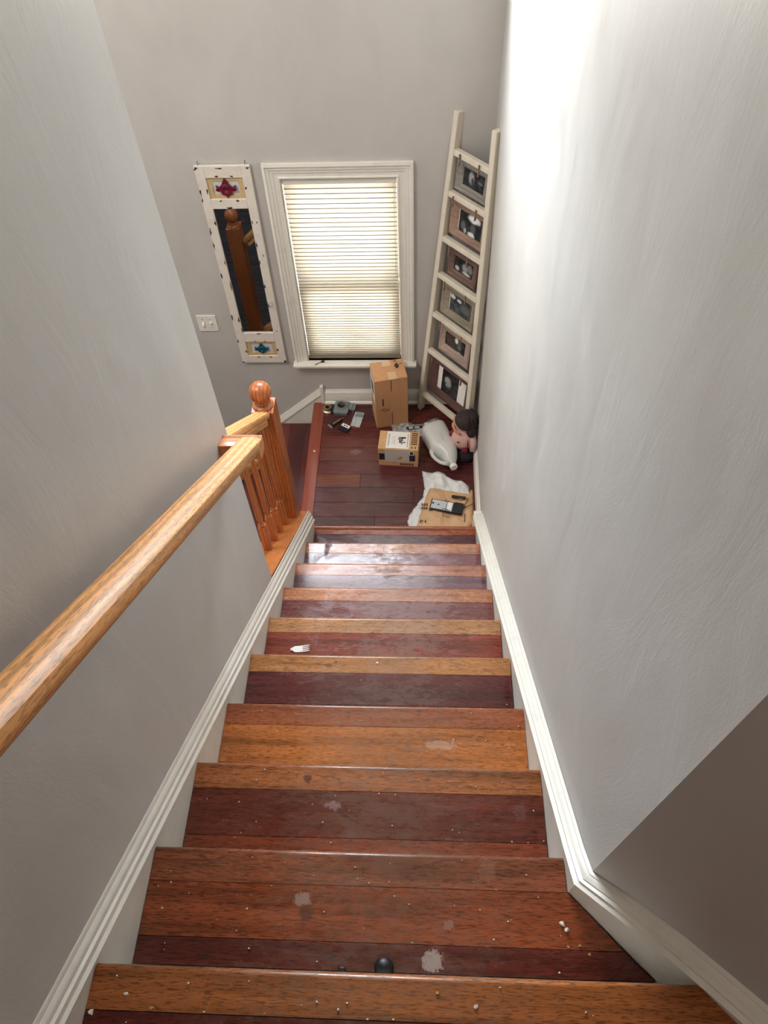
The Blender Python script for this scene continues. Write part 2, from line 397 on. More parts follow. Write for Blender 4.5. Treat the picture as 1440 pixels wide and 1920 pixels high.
# ------------------------------------------------------------------ the flight of stairs
st = tag(empty('staircase', (0, 0, 0)), 'straight red-brown hardwood staircase with worn treads going down to the landing', 'stairs')
NC = [(150, 84, 56), (172, 116, 86), (176, 112, 84), (172, 112, 78), (170, 120, 80), (168, 112, 66), (150, 84, 52), (158, 94, 54), (140, 78, 50), (156, 92, 48)]
BC = [(86, 48, 50), (112, 66, 66), (106, 70, 74), (118, 70, 66), (128, 60, 44), (88, 40, 38), (176, 104, 52), (100, 44, 30), (136, 68, 38), (92, 34, 26)]
def board(y0, y1, z, x1a, x1b, color, nose=False, name='tread_board'):
    # y0 = front, y1 = back (towards the camera); right end may be cut on a slant
    if nose:
        pr = [(y1, z), (y0-.0115, z)] + [(y0-.011+.011*math.sin(math.radians(a)), z-.011+.011*math.cos(math.radians(a))) for a in range(15, 180, 15)] + [(y0-.011, z-.022), (y1, z-.022)]
    else: pr = [(y1, z), (y0, z), (y0, z-.022), (y1, z-.022)]
    def xe(y): return x1a + (x1b-x1a)*(y0-y)/(y0-y1)
    m = MB().loft([[(.0012, y, zz) for y, zz in pr], [(xe(y)-.0012, y, zz) for y, zz in pr]])
    return m.build(name, 'stair_wood', st, bevel=0 if nose else .0007, segs=1, color=color, auto=nose, wn=nose)
for k in range(10):
    y, z = NOSE[k], RISE*(k+1); xr = NX[k]
    g = .0009
    if k == 0:
        board(y, y-.030, z, xr, xr, NC[0], True, 'nosing'); board(y-.030-g, y-.062, z, xr, xr, (150, 78, 52)); board(y-.062-g, y-.210, z, xr, xr, BC[0]); continue
    if k < 8:
        board(y, y-.064, z, xr, xr, NC[k], True, 'nosing')
        j2 = y-.172 if k != 6 else y-.20
        board(y-.064-g, j2, z, xr+.001, xr+.001, BC[k]); board(j2-g, y-.213, z, xr+.001, xr+.001, (124, 58, 34) if k == 7 else BC[k])
    elif k == 8:
        board(y, y-.066, z, .860, .860, NC[8], True, 'nosing')
        board(y-.066-g, y-.166, z, .862, .958, BC[8]); board(y-.166-g, y-.214, z, .959, 1.010, (96, 40, 30))
    else:
        board(y, y-.067, z, 1.035, 1.102, NC[9], True, 'nosing')
for k in range(10):
    y = NOSE[k]-.027; xr = NX[k] if k < 9 else 1.012
    MB().box(.0012, xr-.001, y-.014, y, RISE*k, RISE*(k+1)-.0225).build('riser', 'white_trim', st)
# upper floor
uf = struct(MB().poly([(XL, -2.17), (1.06, -2.17), (2.05, -3.16), (2.05, -4.1), (XL, -4.1)], 1.70, 1.876, 'Z').build('floor_upper_hall', 'white_trim'))
uc = [(88, 32, 24), (120, 54, 34), (98, 42, 30), (134, 64, 38)]
y = -2.197
for i in range(19):
    y2 = y-.1; xe = lambda q: min(1.102+(-2.197-q), 2.05)
    MB().poly([(.0005, y-.0005), (xe(y), y-.0005), (xe(y2), y2+.0005), (.0005, y2+.0005)], 1.878, 1.9, 'Z').build('plank', 'stair_wood', uf, color=uc[i % 4])
    y = y2

# lower flight turning left off the landing
st2 = tag(empty('lower_staircase', (0, 0, 0)), 'short dark flight of steps going down to the left below the landing', 'stairs')
for k in range(2):
    xf = -.1274-RUN*(k+1); z = -RISE*(k+1)
    xb = xf+RUN+.018
    w_ = (xb-xf)
    for j, (a, c, col) in enumerate(((0, .066, (100, 44, 40)), (.066, .17, (78, 34, 34)), (.17, w_, (92, 38, 36)))):
        if j == 0: m = MB().poly([(p[0], p[1]) for p in prof(xf, xf+c-.0006, z)], -.015, D-.018, 'Y')
        else: m = MB().box(xf+a, xf+c-.0006, -.015, D-.018, z-.022, z)
        m.build('nosing' if j == 0 else 'tread_board', 'border_wood', st2, color=col)
for k in range(3):
    xf = -.1274-RUN*k+.02
    MB().box(xf-.0, xf+.012, -.014, D-.02, -RISE*(k+1), -RISE*k-.0225).build('riser', 'white_trim', st2)

# ------------------------------------------------------------------ skirts, mouldings, baseboards
def mould(pts_in, pts_out, name, mat='white_trim'):
    """pts_in/out: lower front edge and upper wall edge of a cap moulding; a moulded section is lofted between them"""
    P = [(-.25, 0, 1), (-.30, .10, 1), (-.12, .16, 1), (.02, .20, 1), (.04, .44, 1), (.34, .50, 1), (.30, .60, 1), (.44, .74, 1), (.72, .82, 1), (.74, .93, 1), (.86, 1, 1), (1, 1, 0)]
    rings = []
    for a, c in zip(pts_in, pts_out):
        a = Vector(a); c = Vector(c); r = []
        h = c.z-a.z
        for s_, tz, _ in P:
            q = a + (c-a)*s_; q.z = a.z + h*tz; r.append(q)
        q = Vector((c.x, c.y, a.z)); r.append(q)
        rings.append(r)
    return MB().loft(rings).build(name, mat, auto=True)
# left skirt
li = lambda y: nl(y) + .046 + .0115*y
lo = lambda y: nl(y) + .135 + .0215*y
b = MB().poly([(-.012, -.02), (-.012, li(-.012)), (-2.36, li(-2.36)), (-2.36, 1.72), (-2.1, 1.45), (-.3, -.02)], XL-.003, 0.0, 'X')
struct(b.build('baseboard_left', 'white_trim'))
struct(mould([(.002, -.012, li(-.012)), (.002, -2.1, li(-2.1)), (.002, -2.36, li(-2.36)), (.002, -3.9, li(-2.36))],
             [(XL-.001, -.012, lo(-.012)), (XL-.001, -2.1, lo(-2.1)), (XL-.001, -2.36, lo(-2.36)), (XL-.001, -3.9, lo(-2.36))], 'trim_1'))
# right skirt (meets the plinth block on the landing and the flared wall above)
ri = lambda y: nl(y) + .062; ro = lambda y: nl(y) + .086
rx = lambda y: .8475 - .0066*y
ys_ = [.10, -1.966]
b = MB().loft([[(rx(.1), .045, 0), (XR-.001, .045, 0), (XR-.001, .045, ri(.045)), (rx(.045), .045, ri(.045))],
               [(rx(-1.9), -1.9, 1.45), (XR-.001, -1.9, 1.45), (XR-.001, -1.9, ri(-1.9)), (rx(-1.9), -1.9, ri(-1.9))],
               [(rx(-1.966), -1.966, 1.45), (XR-.001, -1.952, 1.45), (XR-.001, -1.952, ri(-1.966)), (rx(-1.966), -1.966, ri(-1.966))]])
struct(b.build('baseboard_right', 'white_trim'))
FI = [(.8605, -1.9655, 1.822), (.931, -2.036, 1.880), (.984, -2.089, 1.918), (1.03, -2.135, 1.940), (1.12, -2.225, 1.975), (1.30, -2.405, 2.02), (2.03, -3.135, 2.02)]
FO = [(XR, -1.951, 1.843), (.950, -2.013, 1.912), (1.003, -2.066, 1.951), (1.05, -2.113, 1.974), (1.135, -2.198, 2.010), (1.317, -2.381, 2.055), (2.048, -3.112, 2.055)]
struct(mould([(rx(.045)-.002, .045, ri(.045)), (rx(-1.9)-.002, -1.9, ri(-1.9))]+FI, [(XR-.001, .045, ro(.045)), (XR-.001, -1.9, ro(-1.9))]+FO, 'trim_2'))
r_ = []
for a, c in zip(FI, FO):
    r_.append([(a[0]+.001, a[1]+.001, 1.5), (a[0]+.016, a[1]+.016, 1.5), (a[0]+.016, a[1]+.016, a[2]), (a[0]+.001, a[1]+.001, a[2])])
struct(MB().loft(r_).build('baseboard_flared', 'white_trim'))
# landing baseboards
bprof = [(0, 0), (0, .012), (.0, .070), (.003, .078), (.003, .086), (.010, .094), (.013, .104), (.018, .104), (.018, 0)]
b = MB().loft([[(x, D-.018+p[0], p[1]) for p in bprof] for x in (-.052, XR-.02)])
b2 = MB().loft([[(x, D-.030+p[0], p[1]) for p in ((0, 0), (.001, .008), (.006, .014), (.012, .017), (.012, 0))] for x in (-.052, XR-.02)])
b.add(b2.v, b2.f); struct(b.build('baseboard_back', 'white_trim', auto=True))
b = MB().loft([[(XR-.018+p[0], y_, p[1]) for p in bprof] for y_ in (.113, D-.019)])
struct(b.build('baseboard_landing_right', 'white_trim', auto=True))
struct(MB().box(.8445, XR, .047, .112, 0, .172).build('trim_3', 'white_trim', bevel=.003))
struct(MB().box(-.074, -.0525, D-.024, D, 0.0, .142).build('trim_4', 'white_trim', bevel=.002))
bs = lambda x: .118 + .885*(x+.074)
b = MB().poly([(-.0745, bs(-.0745)-.05), (-.0745, LOW), (-.78, LOW), (-.78, bs(-.78)-.05)], D-.0139, D, 'Y')
struct(b.build('baseboard_lower_flight', 'white_trim'))
b = MB().loft([[(x, D-.020, bs(x)-.048), (x, D-.018, bs(x)-.03), (x, D-.010, bs(x)-.012), (x, D-.008, bs(x)), (x, D, bs(x)), (x, D, bs(x)-.048)] for x in (-.0745, -.78)])
struct(b.build('trim_5', 'white_trim', auto=True))

# ------------------------------------------------------------------ windows
def casing(mb, x0, x1, z0, z1, w_):
    P = [(0, 0), (0, -.018), (.012, -.022), (.018, -.015), (.030, -.015), (.034, -.010), (.046, -.010), (.05, -.006), (.066, -.006), (.07, -.010), (.075, -.010), (.075, 0)]
    P = [(a*w_/.075, c) for a, c in P]
    path = [(x0, z0, 1, 0), (x0, z1, 1, -1), (x1, z1, -1, -1), (x1, z0, -1, 0)]
    mb.loft([[(x+a*dx, D+c, z+a*dz) for a, c in P] for x, z, dx, dz in path])
    return mb
win = struct(casing(MB(), -.197, .517, .345, 1.571, .0755).build('window_1', 'white_trim', auto=True))
MB().box(-.208, .530, D-.052, D+.035, .326, .345).build('window_sill', 'white_trim', win, bevel=.004)
MB().box(-.150, .470, D-.018, D, .296, .3255).build('apron', 'white_trim', win, bevel=.003)
jm = MB().box(-.1205, -.1165, D+.0, D+.15, .3455, 1.489); jm.box(.4385, .4425, D+.0, D+.15, .3455, 1.489); jm.box(-.1165, .4385, D+.0, D+.15, 1.489, 1.4925); jm.box(-.1165, .4385, D+.036, D+.15, .3455, .355)
jm.build('jamb', 'white_trim', win)
def sash(z0, z1, y0, name, par, xa=-.116, xb=.438, w_=.042, muntin=True):
    m = MB().box(xa, xa+w_, y0, y0+.03, z0, z1); m.box(xb-w_, xb, y0, y0+.03, z0, z1); m.box(xa+w_, xb-w_, y0, y0+.03, z0, z0+w_); m.box(xa+w_, xb-w_, y0, y0+.03, z1-w_, z1)
    s_ = m.build(name, 'sash_vinyl', par)
    if muntin: MB().box((xa+xb)/2-.008, (xa+xb)/2+.008, y0+.010, y0+.02, z0+w_, z1-w_).build('muntin', 'sash_vinyl', s_)
    MB().box(xa+w_, xb-w_, y0+.013, y0+.016, z0+w_, z1-w_).build('pane', 'window_glass', s_)
sash(.356, .862, D+.062, 'sash', win); sash(.845, 1.488, D+.096, 'sash', win)
w2 = struct(casing(MB(), -.83, .68, 2.36, 3.58, .085).build('window_2', 'white_trim', auto=True))
MB().box(-.85, .70, D-.03, D+.03, 2.342, 2.36).build('window_sill', 'white_trim', w2, bevel=.004)
sash(2.361, 2.94, D+.07, 'sash', w2, -.749, -.075, .035); sash(2.94, 3.499, D+.07, 'sash', w2, -.749, -.075, .035)
sash(2.361, 2.94, D+.07, 'sash', w2, -.075, .599, .035); sash(2.94, 3.499, D+.07, 'sash', w2, -.075, .599, .035)

# pleated shade
sh = tag(empty('pleated_shade', (.160, D+.024, .3455)), 'cream pleated window shade pulled down over the window', 'shade')
N = 54; rings = []; z = 1.10; pl = []
step = [.0265 - .0135*(i/N) for i in range(N)]; tot = sum(step); step = [s_*1.098/tot for s_ in step]
z = 1.112
for i in range(N):
    pl.append((-.007, z)); pl.append((.007, z-step[i]*.5)); z -= step[i]
pl.append((-.007, z))
MB().loft([[(x, a, zz) for a, zz in pl] for x in (-.2735, .2745)], caps=False, closed=False).build('fabric', 'shade_fabric', sh)
b = MB()
for i in range(1, N): b.box(-.2735, .2745, -.0084, -.0072, pl[2*i][1]-.0016-.0006*(1-i/N), pl[2*i][1]+.0016)
b.build('pleat_edges', 'shade_seam', sh)['kind'] = 'stuff'
MB().box(-.275, .276, -.016, .016, 1.112, 1.136).build('headrail', 'white_plastic', sh, bevel=.003)
MB().box(-.2735, .2745, -.0095, .0095, -.0001, .0185).build('bottom_rail', 'shade_fabric', sh, bevel=.003)
MB().tube([(.262, -.014, 1.112), (.263, -.016, .8), (.262, -.015, .50)], .0012, 6).build('cord', 'white_plastic', sh)

# key on the sill
k = tag(empty('key', (-.048, D-.022, .3452), rz=.55), 'small dark brass key lying on the window sill', 'key')
MB().lathe([(.0001, 0), (.011, 0), (.0125, .001), (.011, .0022), (.0001, .0022)], 16, (.018, 0)).build('bow', 'key_metal', k)
b = MB().box(-.034, .008, -.0022, .0022, .0002, .002)
for i in range(3): b.box(-.033+i*.007, -.030+i*.007, -.0052, -.0022, .0002, .002)
b.build('blade', 'key_metal', k)

# ------------------------------------------------------------------ light switch
sw = tag(empty('light_switch', (-.6695, D, .6325)), 'white double light switch plate on the grey wall left of the mirror panel', 'switch')
MB().box(-.0565, .0565, -.006, 0, -.0565, .0565).build('plate', 'white_plastic', sw, bevel=.003)
for sx_, up in ((-.023, -1), (.023, 1)):
    MB().loft([[(sx_-.005, -.006, -.011), (sx_+.005, -.006, -.011), (sx_+.005, -.006, .011), (sx_-.005, -.006, .011)],
               [(sx_-.004, -.019, up*.008-.004), (sx_+.004, -.019, up*.008-.004), (sx_+.004, -.019, up*.008+.004), (sx_-.004, -.019, up*.008+.004)]]).build('toggle', 'white_plastic', sw)
    for dz in (-.03, .03):
        MB().tube([(sx_, -.006, dz), (sx_, -.0075, dz)], .003, 10).build('screw', 'steel', sw)

# ------------------------------------------------------------------ distressed mirror panel
mp = tag(empty('mirror_panel', (-.383, D, .348)), 'distressed white wooden panel with a long mirror and painted ornaments, hung beside the window', 'mirror')
W2 = .133; H = 1.223
def zz_(v): return v-.348
b = MB()
for x0, x1, z0, z1 in ((-W2, -.088, 0, H), (.0885, W2, 0, H), (-.088, .0885, 0, zz_(.401)), (-.088, .0885, zz_(.508), zz_(.575)), (-.088, .0885, zz_(1.353), zz_(1.404)), (-.088, .0885, zz_(1.512), H)):
    b.box(x0, x1, -.022, -.004, z0, z1)
q = NT('distressed_white'); c_ = lin((222, 212, 200)); n_ = q.noise(q.coord(), 18, 6, .7); n2_ = q.noise(q.coord((60, 60, 20)), 1, 5, .75)
q.set(color=q.mix(q.ramp(n2_, [(.70, 0.0), (.73, 1.0)]), q.ramp(n_, [(.3, tuple(v*.88 for v in c_)), (.6, c_)]), lin((60, 42, 38))), rough=.5); q.bump(n_, .15, .002)
b.build('frame', 'distressed_white', mp, bevel=.002)
MB().box(-.089, .0895, -.013, -.004, zz_(.574), zz_(1.354)).build('mirror_glass', 'mirror_glass', mp)
def ornament(k, zc, sc, matn, insmat):
    h = .0535
    ins = MB().box(-.088, .0885, -.009, -.004, zc-h, zc+h).build('inset_panel', 'insert_white', mp)
    fr = MB()
    for x0, x1, z0, z1 in ((-.088, -.064, zc-h, zc+h), (.064, .0885, zc-h, zc+h), (-.064, .064, zc-h, zc-h+.020), (-.064, .064, zc+h-.020, zc+h)):
        fr.box(x0, x1, -.014, -.0091, z0, z1)
    fr.build('inset_border', insmat, mp, bevel=.002)
    half = [(0, .053), (.009, .041), (.017, .029), (.022, .019), (.029, .013), (.036, .008), (.042, .010), (.050, .016), (.056, .014), (.053, .006), (.055, -.004), (.052, -.012), (.044, -.016), (.034, -.014),
            (.030, -.018), (.031, -.026), (.025, -.033), (.016, -.034), (.010, -.038), (.005, -.044), (0, -.050)]
    pts = [(x*sc*.9, zc+z_*sc) for x, z_ in half] + [(-x*sc*.9, zc+z_*sc) for x, z_ in half[1:-1]][::-1]
    o = MB().poly(pts, -.022, -.0142, 'Y').build('ornament', matn, mp, bevel=.0025)
    petal = MB()
    for a in (-50, -25, 0, 25, 50):
        r_ = math.radians(a); petal.ellipsoid((math.sin(r_)*.016*sc, -.022, zc-.004*sc+math.cos(r_)*.018*sc), (.0055*sc, .005, .012*sc), 10, 6)
    for s_ in (-1, 1): petal.tube([(s_*.030*sc, -.023, zc+.006*sc), (s_*.044*sc, -.023, zc+.004*sc), (s_*.049*sc, -.023, zc-.005*sc), (s_*.040*sc, -.023, zc-.011*sc)], .0035*sc, 8)
    petal.ellipsoid((0, -.022, zc-.024*sc), (.012*sc, .006, .016*sc), 12, 8)
    petal.build('relief', matn, o, smooth=True)
    return o
ornament(0, zz_(1.458), 1.0, 'crimson_paint', 'tan_wood')['label'] = 'crimson fleur ornament in the upper tan inset'
ornament(1, zz_(.4545), .82, 'teal_paint', 'tan_wood')['label'] = 'teal fleur ornament in the lower tan inset'
MB().lathe([(.0001, 0), (.009, 0), (.007, .006), (.012, .012), (.014, .018), (.011, .024), (.0001, .027)], 18).build('knob', 'clear_knob', mp, smooth=True, loc=(.111, -.022, zz_(.785)), rot=(math.radians(90), 0, 0))
for x in (-.113, .112):
    MB().tube([(x, -.010, H-.004), (x, -.010, H+.014), (x+.004, -.013, H+.020), (x, -.017, H+.016)], .0018, 8).build('hook', 'key_metal', mp)
# bare-wood chips in the paint
random.seed(11)
ch = MB()
def chip(x, z, rx, rz):
    n = 13; pts = [(x+rx*math.cos(2*math.pi*i/n)*random.uniform(.3, 1.35), z+rz*math.sin(2*math.pi*i/n)*random.uniform(.3, 1.35)) for i in range(n)]
    ch.poly(pts, -.0226, -.0218, 'Y')
for s_ in ((-.124, 1.212, .009, .009), (-.010, 1.211, .020, .004), (.121, 1.212, .009, .006), (-.035, 1.172, .010, .005), (.040, 1.172, .009, .004), (-.038, 1.048, .009, .005), (.045, 1.048, .008, .005),
           (.096, 1.112, .008, .007), (-.128, 1.09, .004, .018), (-.129, 1.05, .004, .02), (-.094, 1.10, .004, .018), (-.002, 1.010, .016, .006), (-.093, .93, .005, .018), (-.128, .88, .004, .02), (-.129, .80, .003, .03),
           (-.128, .62, .004, .02), (-.093, .70, .003, .02), (-.092, .55, .004, .03), (-.129, .34, .004, .02), (-.093, .32, .006, .02), (-.090, .245, .004, .02), (-.128, .17, .004, .014),
           (0, .222, .018, .004), (-.03, .166, .008, .003), (.03, .166, .008, .003), (-.095, .09, .006, .012), (.094, .10, .006, .012), (-.03, .044, .011, .004), (.045, .044, .010, .004),
           (-.128, .005, .012, .006), (.125, .008, .009, .009), (.094, .93, .003, .01), (.093, .80, .004, .02), (.092, .70, .004, .02), (.093, .55, .004, .02), (.118, .93, .004, .006), (.118, .74, .003, .007), (.093, .42, .004, .02), (.112, .24, .004, .004)):
    chip(*s_)
o = ch.build('paint_chips', 'bare_dark_wood', mp); o['kind'] = 'stuff'

# ------------------------------------------------------------------ balustrade and newels
bl = tag(empty('balustrade', (-.10, -.07, 0)), 'golden oak balustrade with a ball-topped newel post at the foot of the main stairs', 'railing')
def B(mb, name, mat, par=bl, **kw):
    # mesh given in world coordinates, stored relative to the balustrade
    o_ = par.matrix_world.translation if False else Vector(par.location)
    mb.v = [(v[0]-o_[0], v[1]-o_[1], v[2]-o_[2]) for v in mb.v]
    return mb.build(name, mat, par, **kw)
def slope_bar(p0, p1, prof_, name, mat, par):
    """bar with its own local X along the run (so the grain follows it); prof_ = (side, up) outline"""
    p0 = Vector(p0); p1 = Vector(p1); d = (p1-p0); L_ = d.length; d.normalize()
    side = d.cross(Vector((0, 0, 1))).normalized(); up = side.cross(d).normalized()
    m = MB().loft([[(x, a, c) for a, c in prof_] for x in (0, L_)])
    o_ = m.build(name, mat, par, auto=True)
    M = Matrix((d, -side, up)).transposed().to_4x4(); M.translation = p0 - Vector(par.location)
    o_.matrix_local = M
    return o_
RAILP = [(-.024, -.060), (-.024, -.045), (-.020, -.038), (-.031, -.028), (-.033, -.014), (-.028, -.004), (-.015, .0), (.015, .0), (.028, -.004), (.033, -.014), (.031, -.028), (.020, -.038), (.024, -.045), (.024, -.060)]
# square newel
NWB = [(-.0475, cap)]
def newel(cx, cy, z0f, ztop, par, sz=.0475, label=None):
    # z0f: bottom height as a function of y
    m = MB().add([(cx-sz, cy-sz, z0f(cy-sz)), (cx+sz, cy-sz, z0f(cy-sz)), (cx+sz, cy+sz, z0f(cy+sz)), (cx-sz, cy+sz, z0f(cy+sz)),
                  (cx-sz, cy-sz, ztop), (cx+sz, cy-sz, ztop), (cx+sz, cy+sz, ztop), (cx-sz, cy+sz, ztop)],
                 [(0, 3, 2, 1), (4, 5, 6, 7), (0, 1, 5, 4), (1, 2, 6, 5), (2, 3, 7, 6), (3, 0, 4, 7)])
    n_ = B(m, 'newel_post', 'oak_z', par, bevel=.0035)
    p_ = [(.0001, ztop), (.044, ztop), (.045, ztop+.004), (.040, ztop+.010), (.032, ztop+.013), (.029, ztop+.018), (.034, ztop+.024), (.030, ztop+.028), (.026, ztop+.033)]
    R_ = .0465; zc = ztop+.030+R_*.95
    for i in range(1, 15):
        a = math.pi*(1-i/15)*.86; p_.append((R_*math.sin(a), zc+R_*math.cos(a)*1.05 if True else 0))
    p_.append((.0001, zc+R_*1.05))
    f_ = B(MB().lathe(p_, 28, (cx, cy)), 'finial', 'oak_z', par, smooth=True)
    f_.parent = n_
    return n_
newel(-.1025, -.0705, cap, 1.163, bl)
rz_ = lambda y: 1.205 + .826*(-.153-y)
slope_bar((-.1005, -.119, rz_(-.119)), (-.1005, -.773, rz_(-.773)), RAILP, 'handrail', 'oak_x', bl)
def baluster(cx, cy, zb, zt, par, sz=.0155):
    m = MB()
    def sq(h, z_): return [(cx-h, cy-h, z_), (cx+h, cy-h, z_), (cx+h, cy+h, z_), (cx-h, cy+h, z_)]
    m.loft([[(cx-sz, cy-sz, zb(cy-sz)), (cx+sz, cy-sz, zb(cy-sz)), (cx+sz, cy+sz, zb(cy+sz)), (cx-sz, cy+sz, zb(cy+sz))], sq(sz, zb(cy)+.17), sq(sz*.86, zb(cy)+.176)])
    z0 = zb(cy)+.174
    m.lathe([(.0001, z0), (sz*.85, z0), (sz*.8, z0+.008), (sz*1.0, z0+.014), (sz*.8, z0+.02), (sz*.62, z0+.026), (sz*.9, z0+.05), (sz*.95, z0+.09), (sz*.72, (z0+zt)/2+.05), (sz*.58, zt-.004), (.0001, zt)], 12, (cx, cy))
    return B(m, 'baluster', 'oak_z', par, auto=True)
for yb in (-.505, -.400, -.303, -.200):
    baluster(-.0965, yb, cap, rz_(yb)-.056, bl)
# oak cap on the knee wall
m = MB().poly([(-.008, cap(-.008)-.021), (-.008, cap(-.008)-.004), (-.012, cap(-.012)), (-.773, cap(-.773)), (-.773, cap(-.773)-.021)], -.150, XL-.0035, 'X')
B(m, 'cap_board', 'oak_y')

b2_ = tag(empty('lower_balustrade', (-.72, -.07, LOW)), 'lower oak railing and second ball-topped newel beside the lower flight', 'railing')
newel(-.72, -.07, lambda y_: LOW, .52, b2_)
slope_bar((-.151, -.07, .878), (-.672, -.07, .878-.88*.521), RAILP, 'handrail', 'oak_x', b2_)
for xb in (-.245, -.345, -.445, -.545):
    zt_ = .878+.88*(xb+.151)-.056
    baluster(xb, -.07, lambda y_, xb=xb: .02+.8*(xb+.13), zt_, b2_)
B(MB().poly([(-.152, .005), (-.152, .022), (-.672, .022-.8*.52), (-.672, .005-.8*.52)], -.125, -.018, 'Y'), 'cap_board', 'oak_x', b2_)
struct(MB().poly([(-.135, LOW-.0), (-.135, .018), (-.152, .004), (-.672, .004-.8*.52), (-.672, LOW)], -.12, -.022, 'Y').build('wall_lower_knee', 'wall_paint'))

# wall handrail
wh = tag(empty('wall_handrail', (XL, -.83, 1.75)), 'long golden oak handrail fixed along the left wall above the stairs', 'handrail')
P0 = (.066, -.825, 1.806); P1 = (.066, -2.75, 1.806+.7035*1.925)
WRP = [(-.020, -.052), (-.026, -.044), (-.033, -.034), (-.035, -.020), (-.032, -.009), (-.022, -.002), (0, .001), (.022, -.002), (.032, -.009), (.035, -.020), (.033, -.034), (.026, -.044), (.020, -.052)]
slope_bar(P0, P1, WRP, 'rail', 'oak_x', wh)
rp_ = [(-.002+.000, -.004), (.012, -.003), (.014, -.018), (.012, -.040), (-.006, -.050), (-.030, -.052), (-.052, -.040), (-.054, -.014), (-.05, .016), (-.03, .012)]
mm = MB().loft([[(x, a+.008, c+.052) for a, c in rp_] for x in (.0, .088, .113, .1165)])
mm.v = [(x, y_*(1 if x < .1 else .96), z_) for x, y_, z_ in mm.v]
mm.build('return_end', 'oak_y', wh, bevel=.003)
for yb in (-1.15, -1.95, -2.6):
    zb = 1.806+.7035*(-.825-yb)-.05
    MB().tube([(0, yb+.83, zb-.055-1.75), (.03, yb+.83, zb-.055-1.75), (.058, yb+.83, zb-.035-1.75), (.066, yb+.83, zb+.002-1.75)], .006, 10).build('bracket', 'brass', wh, smooth=True)

# ------------------------------------------------------------------ ladder with hanging pictures
A0 = Vector((.554, 1.037, 0)); A1 = Vector((.721, 1.095, 1.796)); B0 = Vector((.745, .82, 0))
ld = (B0-A0).normalized(); lu = (A1-A0); lu = (lu-ld*lu.dot(ld)).normalized(); ln_ = ld.cross(lu)   # faces away from camera side?
if ln_.dot(Vector((0, -1, 0))) < 0: ln_ = -ln_
LM = Matrix((ld, -ln_, lu)).transposed().to_4x4(); LM.translation = A0    # local x = along rungs, -y = towards the viewer, z = up the ladder
lad = empty('decorative_ladder'); lad.matrix_world = LM
tag(lad, 'tall white wooden ladder leaning in the corner with pictures hung on it', 'ladder')
def lpost(u0, u1, v1, w_):
    hw = w_/2
    return MB().loft([[(u-hw, -.018, v), (u+hw, -.018, v), (u+hw, .022, v), (u-hw, .022, v)] for u, v in ((u0, 0.004), (u1, v1))])
UL = lambda v: .002+.034*v; UR = lambda v: .415-.064*v
lpost(UL(0), UL(1.80), 1.80, .030).build('rail', 'ladder_wood', lad, bevel=.003)
lpost(UR(0)-.0, UR(1.80), 1.80, .030).build('rail', 'ladder_wood', lad, bevel=.003)
RV = [.152, .494, .748, .997, 1.206, 1.444, 1.640]
for v in RV:
    MB().box(UL(v)+.014, UR(v)-.014, -.016, .014, v-.028, v).build('rung', 'ladder_wood', lad, bevel=.003)
PH = [photo('photo_a', [(-.012, .0, .022, .035, .30), (-.004, -.01, .012, .022, .05), (.045, .0, .02, .01, .12)]),
      photo('photo_b', [(.035, .035, .05, .022, .75), (-.035, -.02, .02, .03, .12), (.03, -.012, .022, .03, .10), (.02, -.045, .03, .016, .7), (-.02, -.04, .012, .018, .4)]),
      photo('photo_c', [(-.045, -.02, .02, .015, .45), (.01, .0, .025, .03, .28), (.02, -.025, .04, .01, .5), (.045, .01, .02, .03, .2)]),
      photo('photo_d', [(-.05, .035, .022, .015, .6), (.0, .03, .02, .012, .55), (.05, .0, .05, .03, .12)], .03),
      photo('photo_e', [(.005, .03, .016, .02, .7), (-.04, .0, .025, .03, .03), (.03, -.04, .03, .012, .6), (.03, .0, .02, .025, .12)]),
      photo('photo_f', [(-.012, .012, .032, .048, .30), (-.020, .03, .022, .02, .36), (.0, -.022, .018, .012, .08), (-.03, .0, .01, .006, .04)])]
FR = [  # u0,u1,v0,v1, photo u0,u1,v0,v1, colour, label
    (.078, .292, 1.455, 1.612, .123, .260, 1.492, 1.575, (150, 144, 134), 'weathered grey picture frame hanging at the top of the white ladder'),
    (.072, .314, 1.228, 1.410, .124, .284, 1.266, 1.374, (172, 138, 118), 'light brown picture frame second from the top of the ladder'),
    (.094, .300, 1.014, 1.158, .131, .265, 1.052, 1.130, (122, 92, 82), 'small dark brown picture frame third from the top of the ladder'),
    (.072, .324, .764, .953, .127, .293, .809, .914, (160, 148, 128), 'grey and tan ribbed picture frame fourth from the top of the ladder'),
    (.092, .332, .522, .704, .132, .289, .580, .667, (186, 160, 146), 'pale pinkish wooden picture frame fifth from the top of the ladder'),
    (.036, .372, .186, .447, .108, .340, .246, .412, (112, 80, 72), 'large dark brown picture frame with a white mat at the ladder bottom')]
PINS = [(.118, .243), (.104, .260), (.119, .246), (.110, .269), (.110, .280), (.077, .321)]
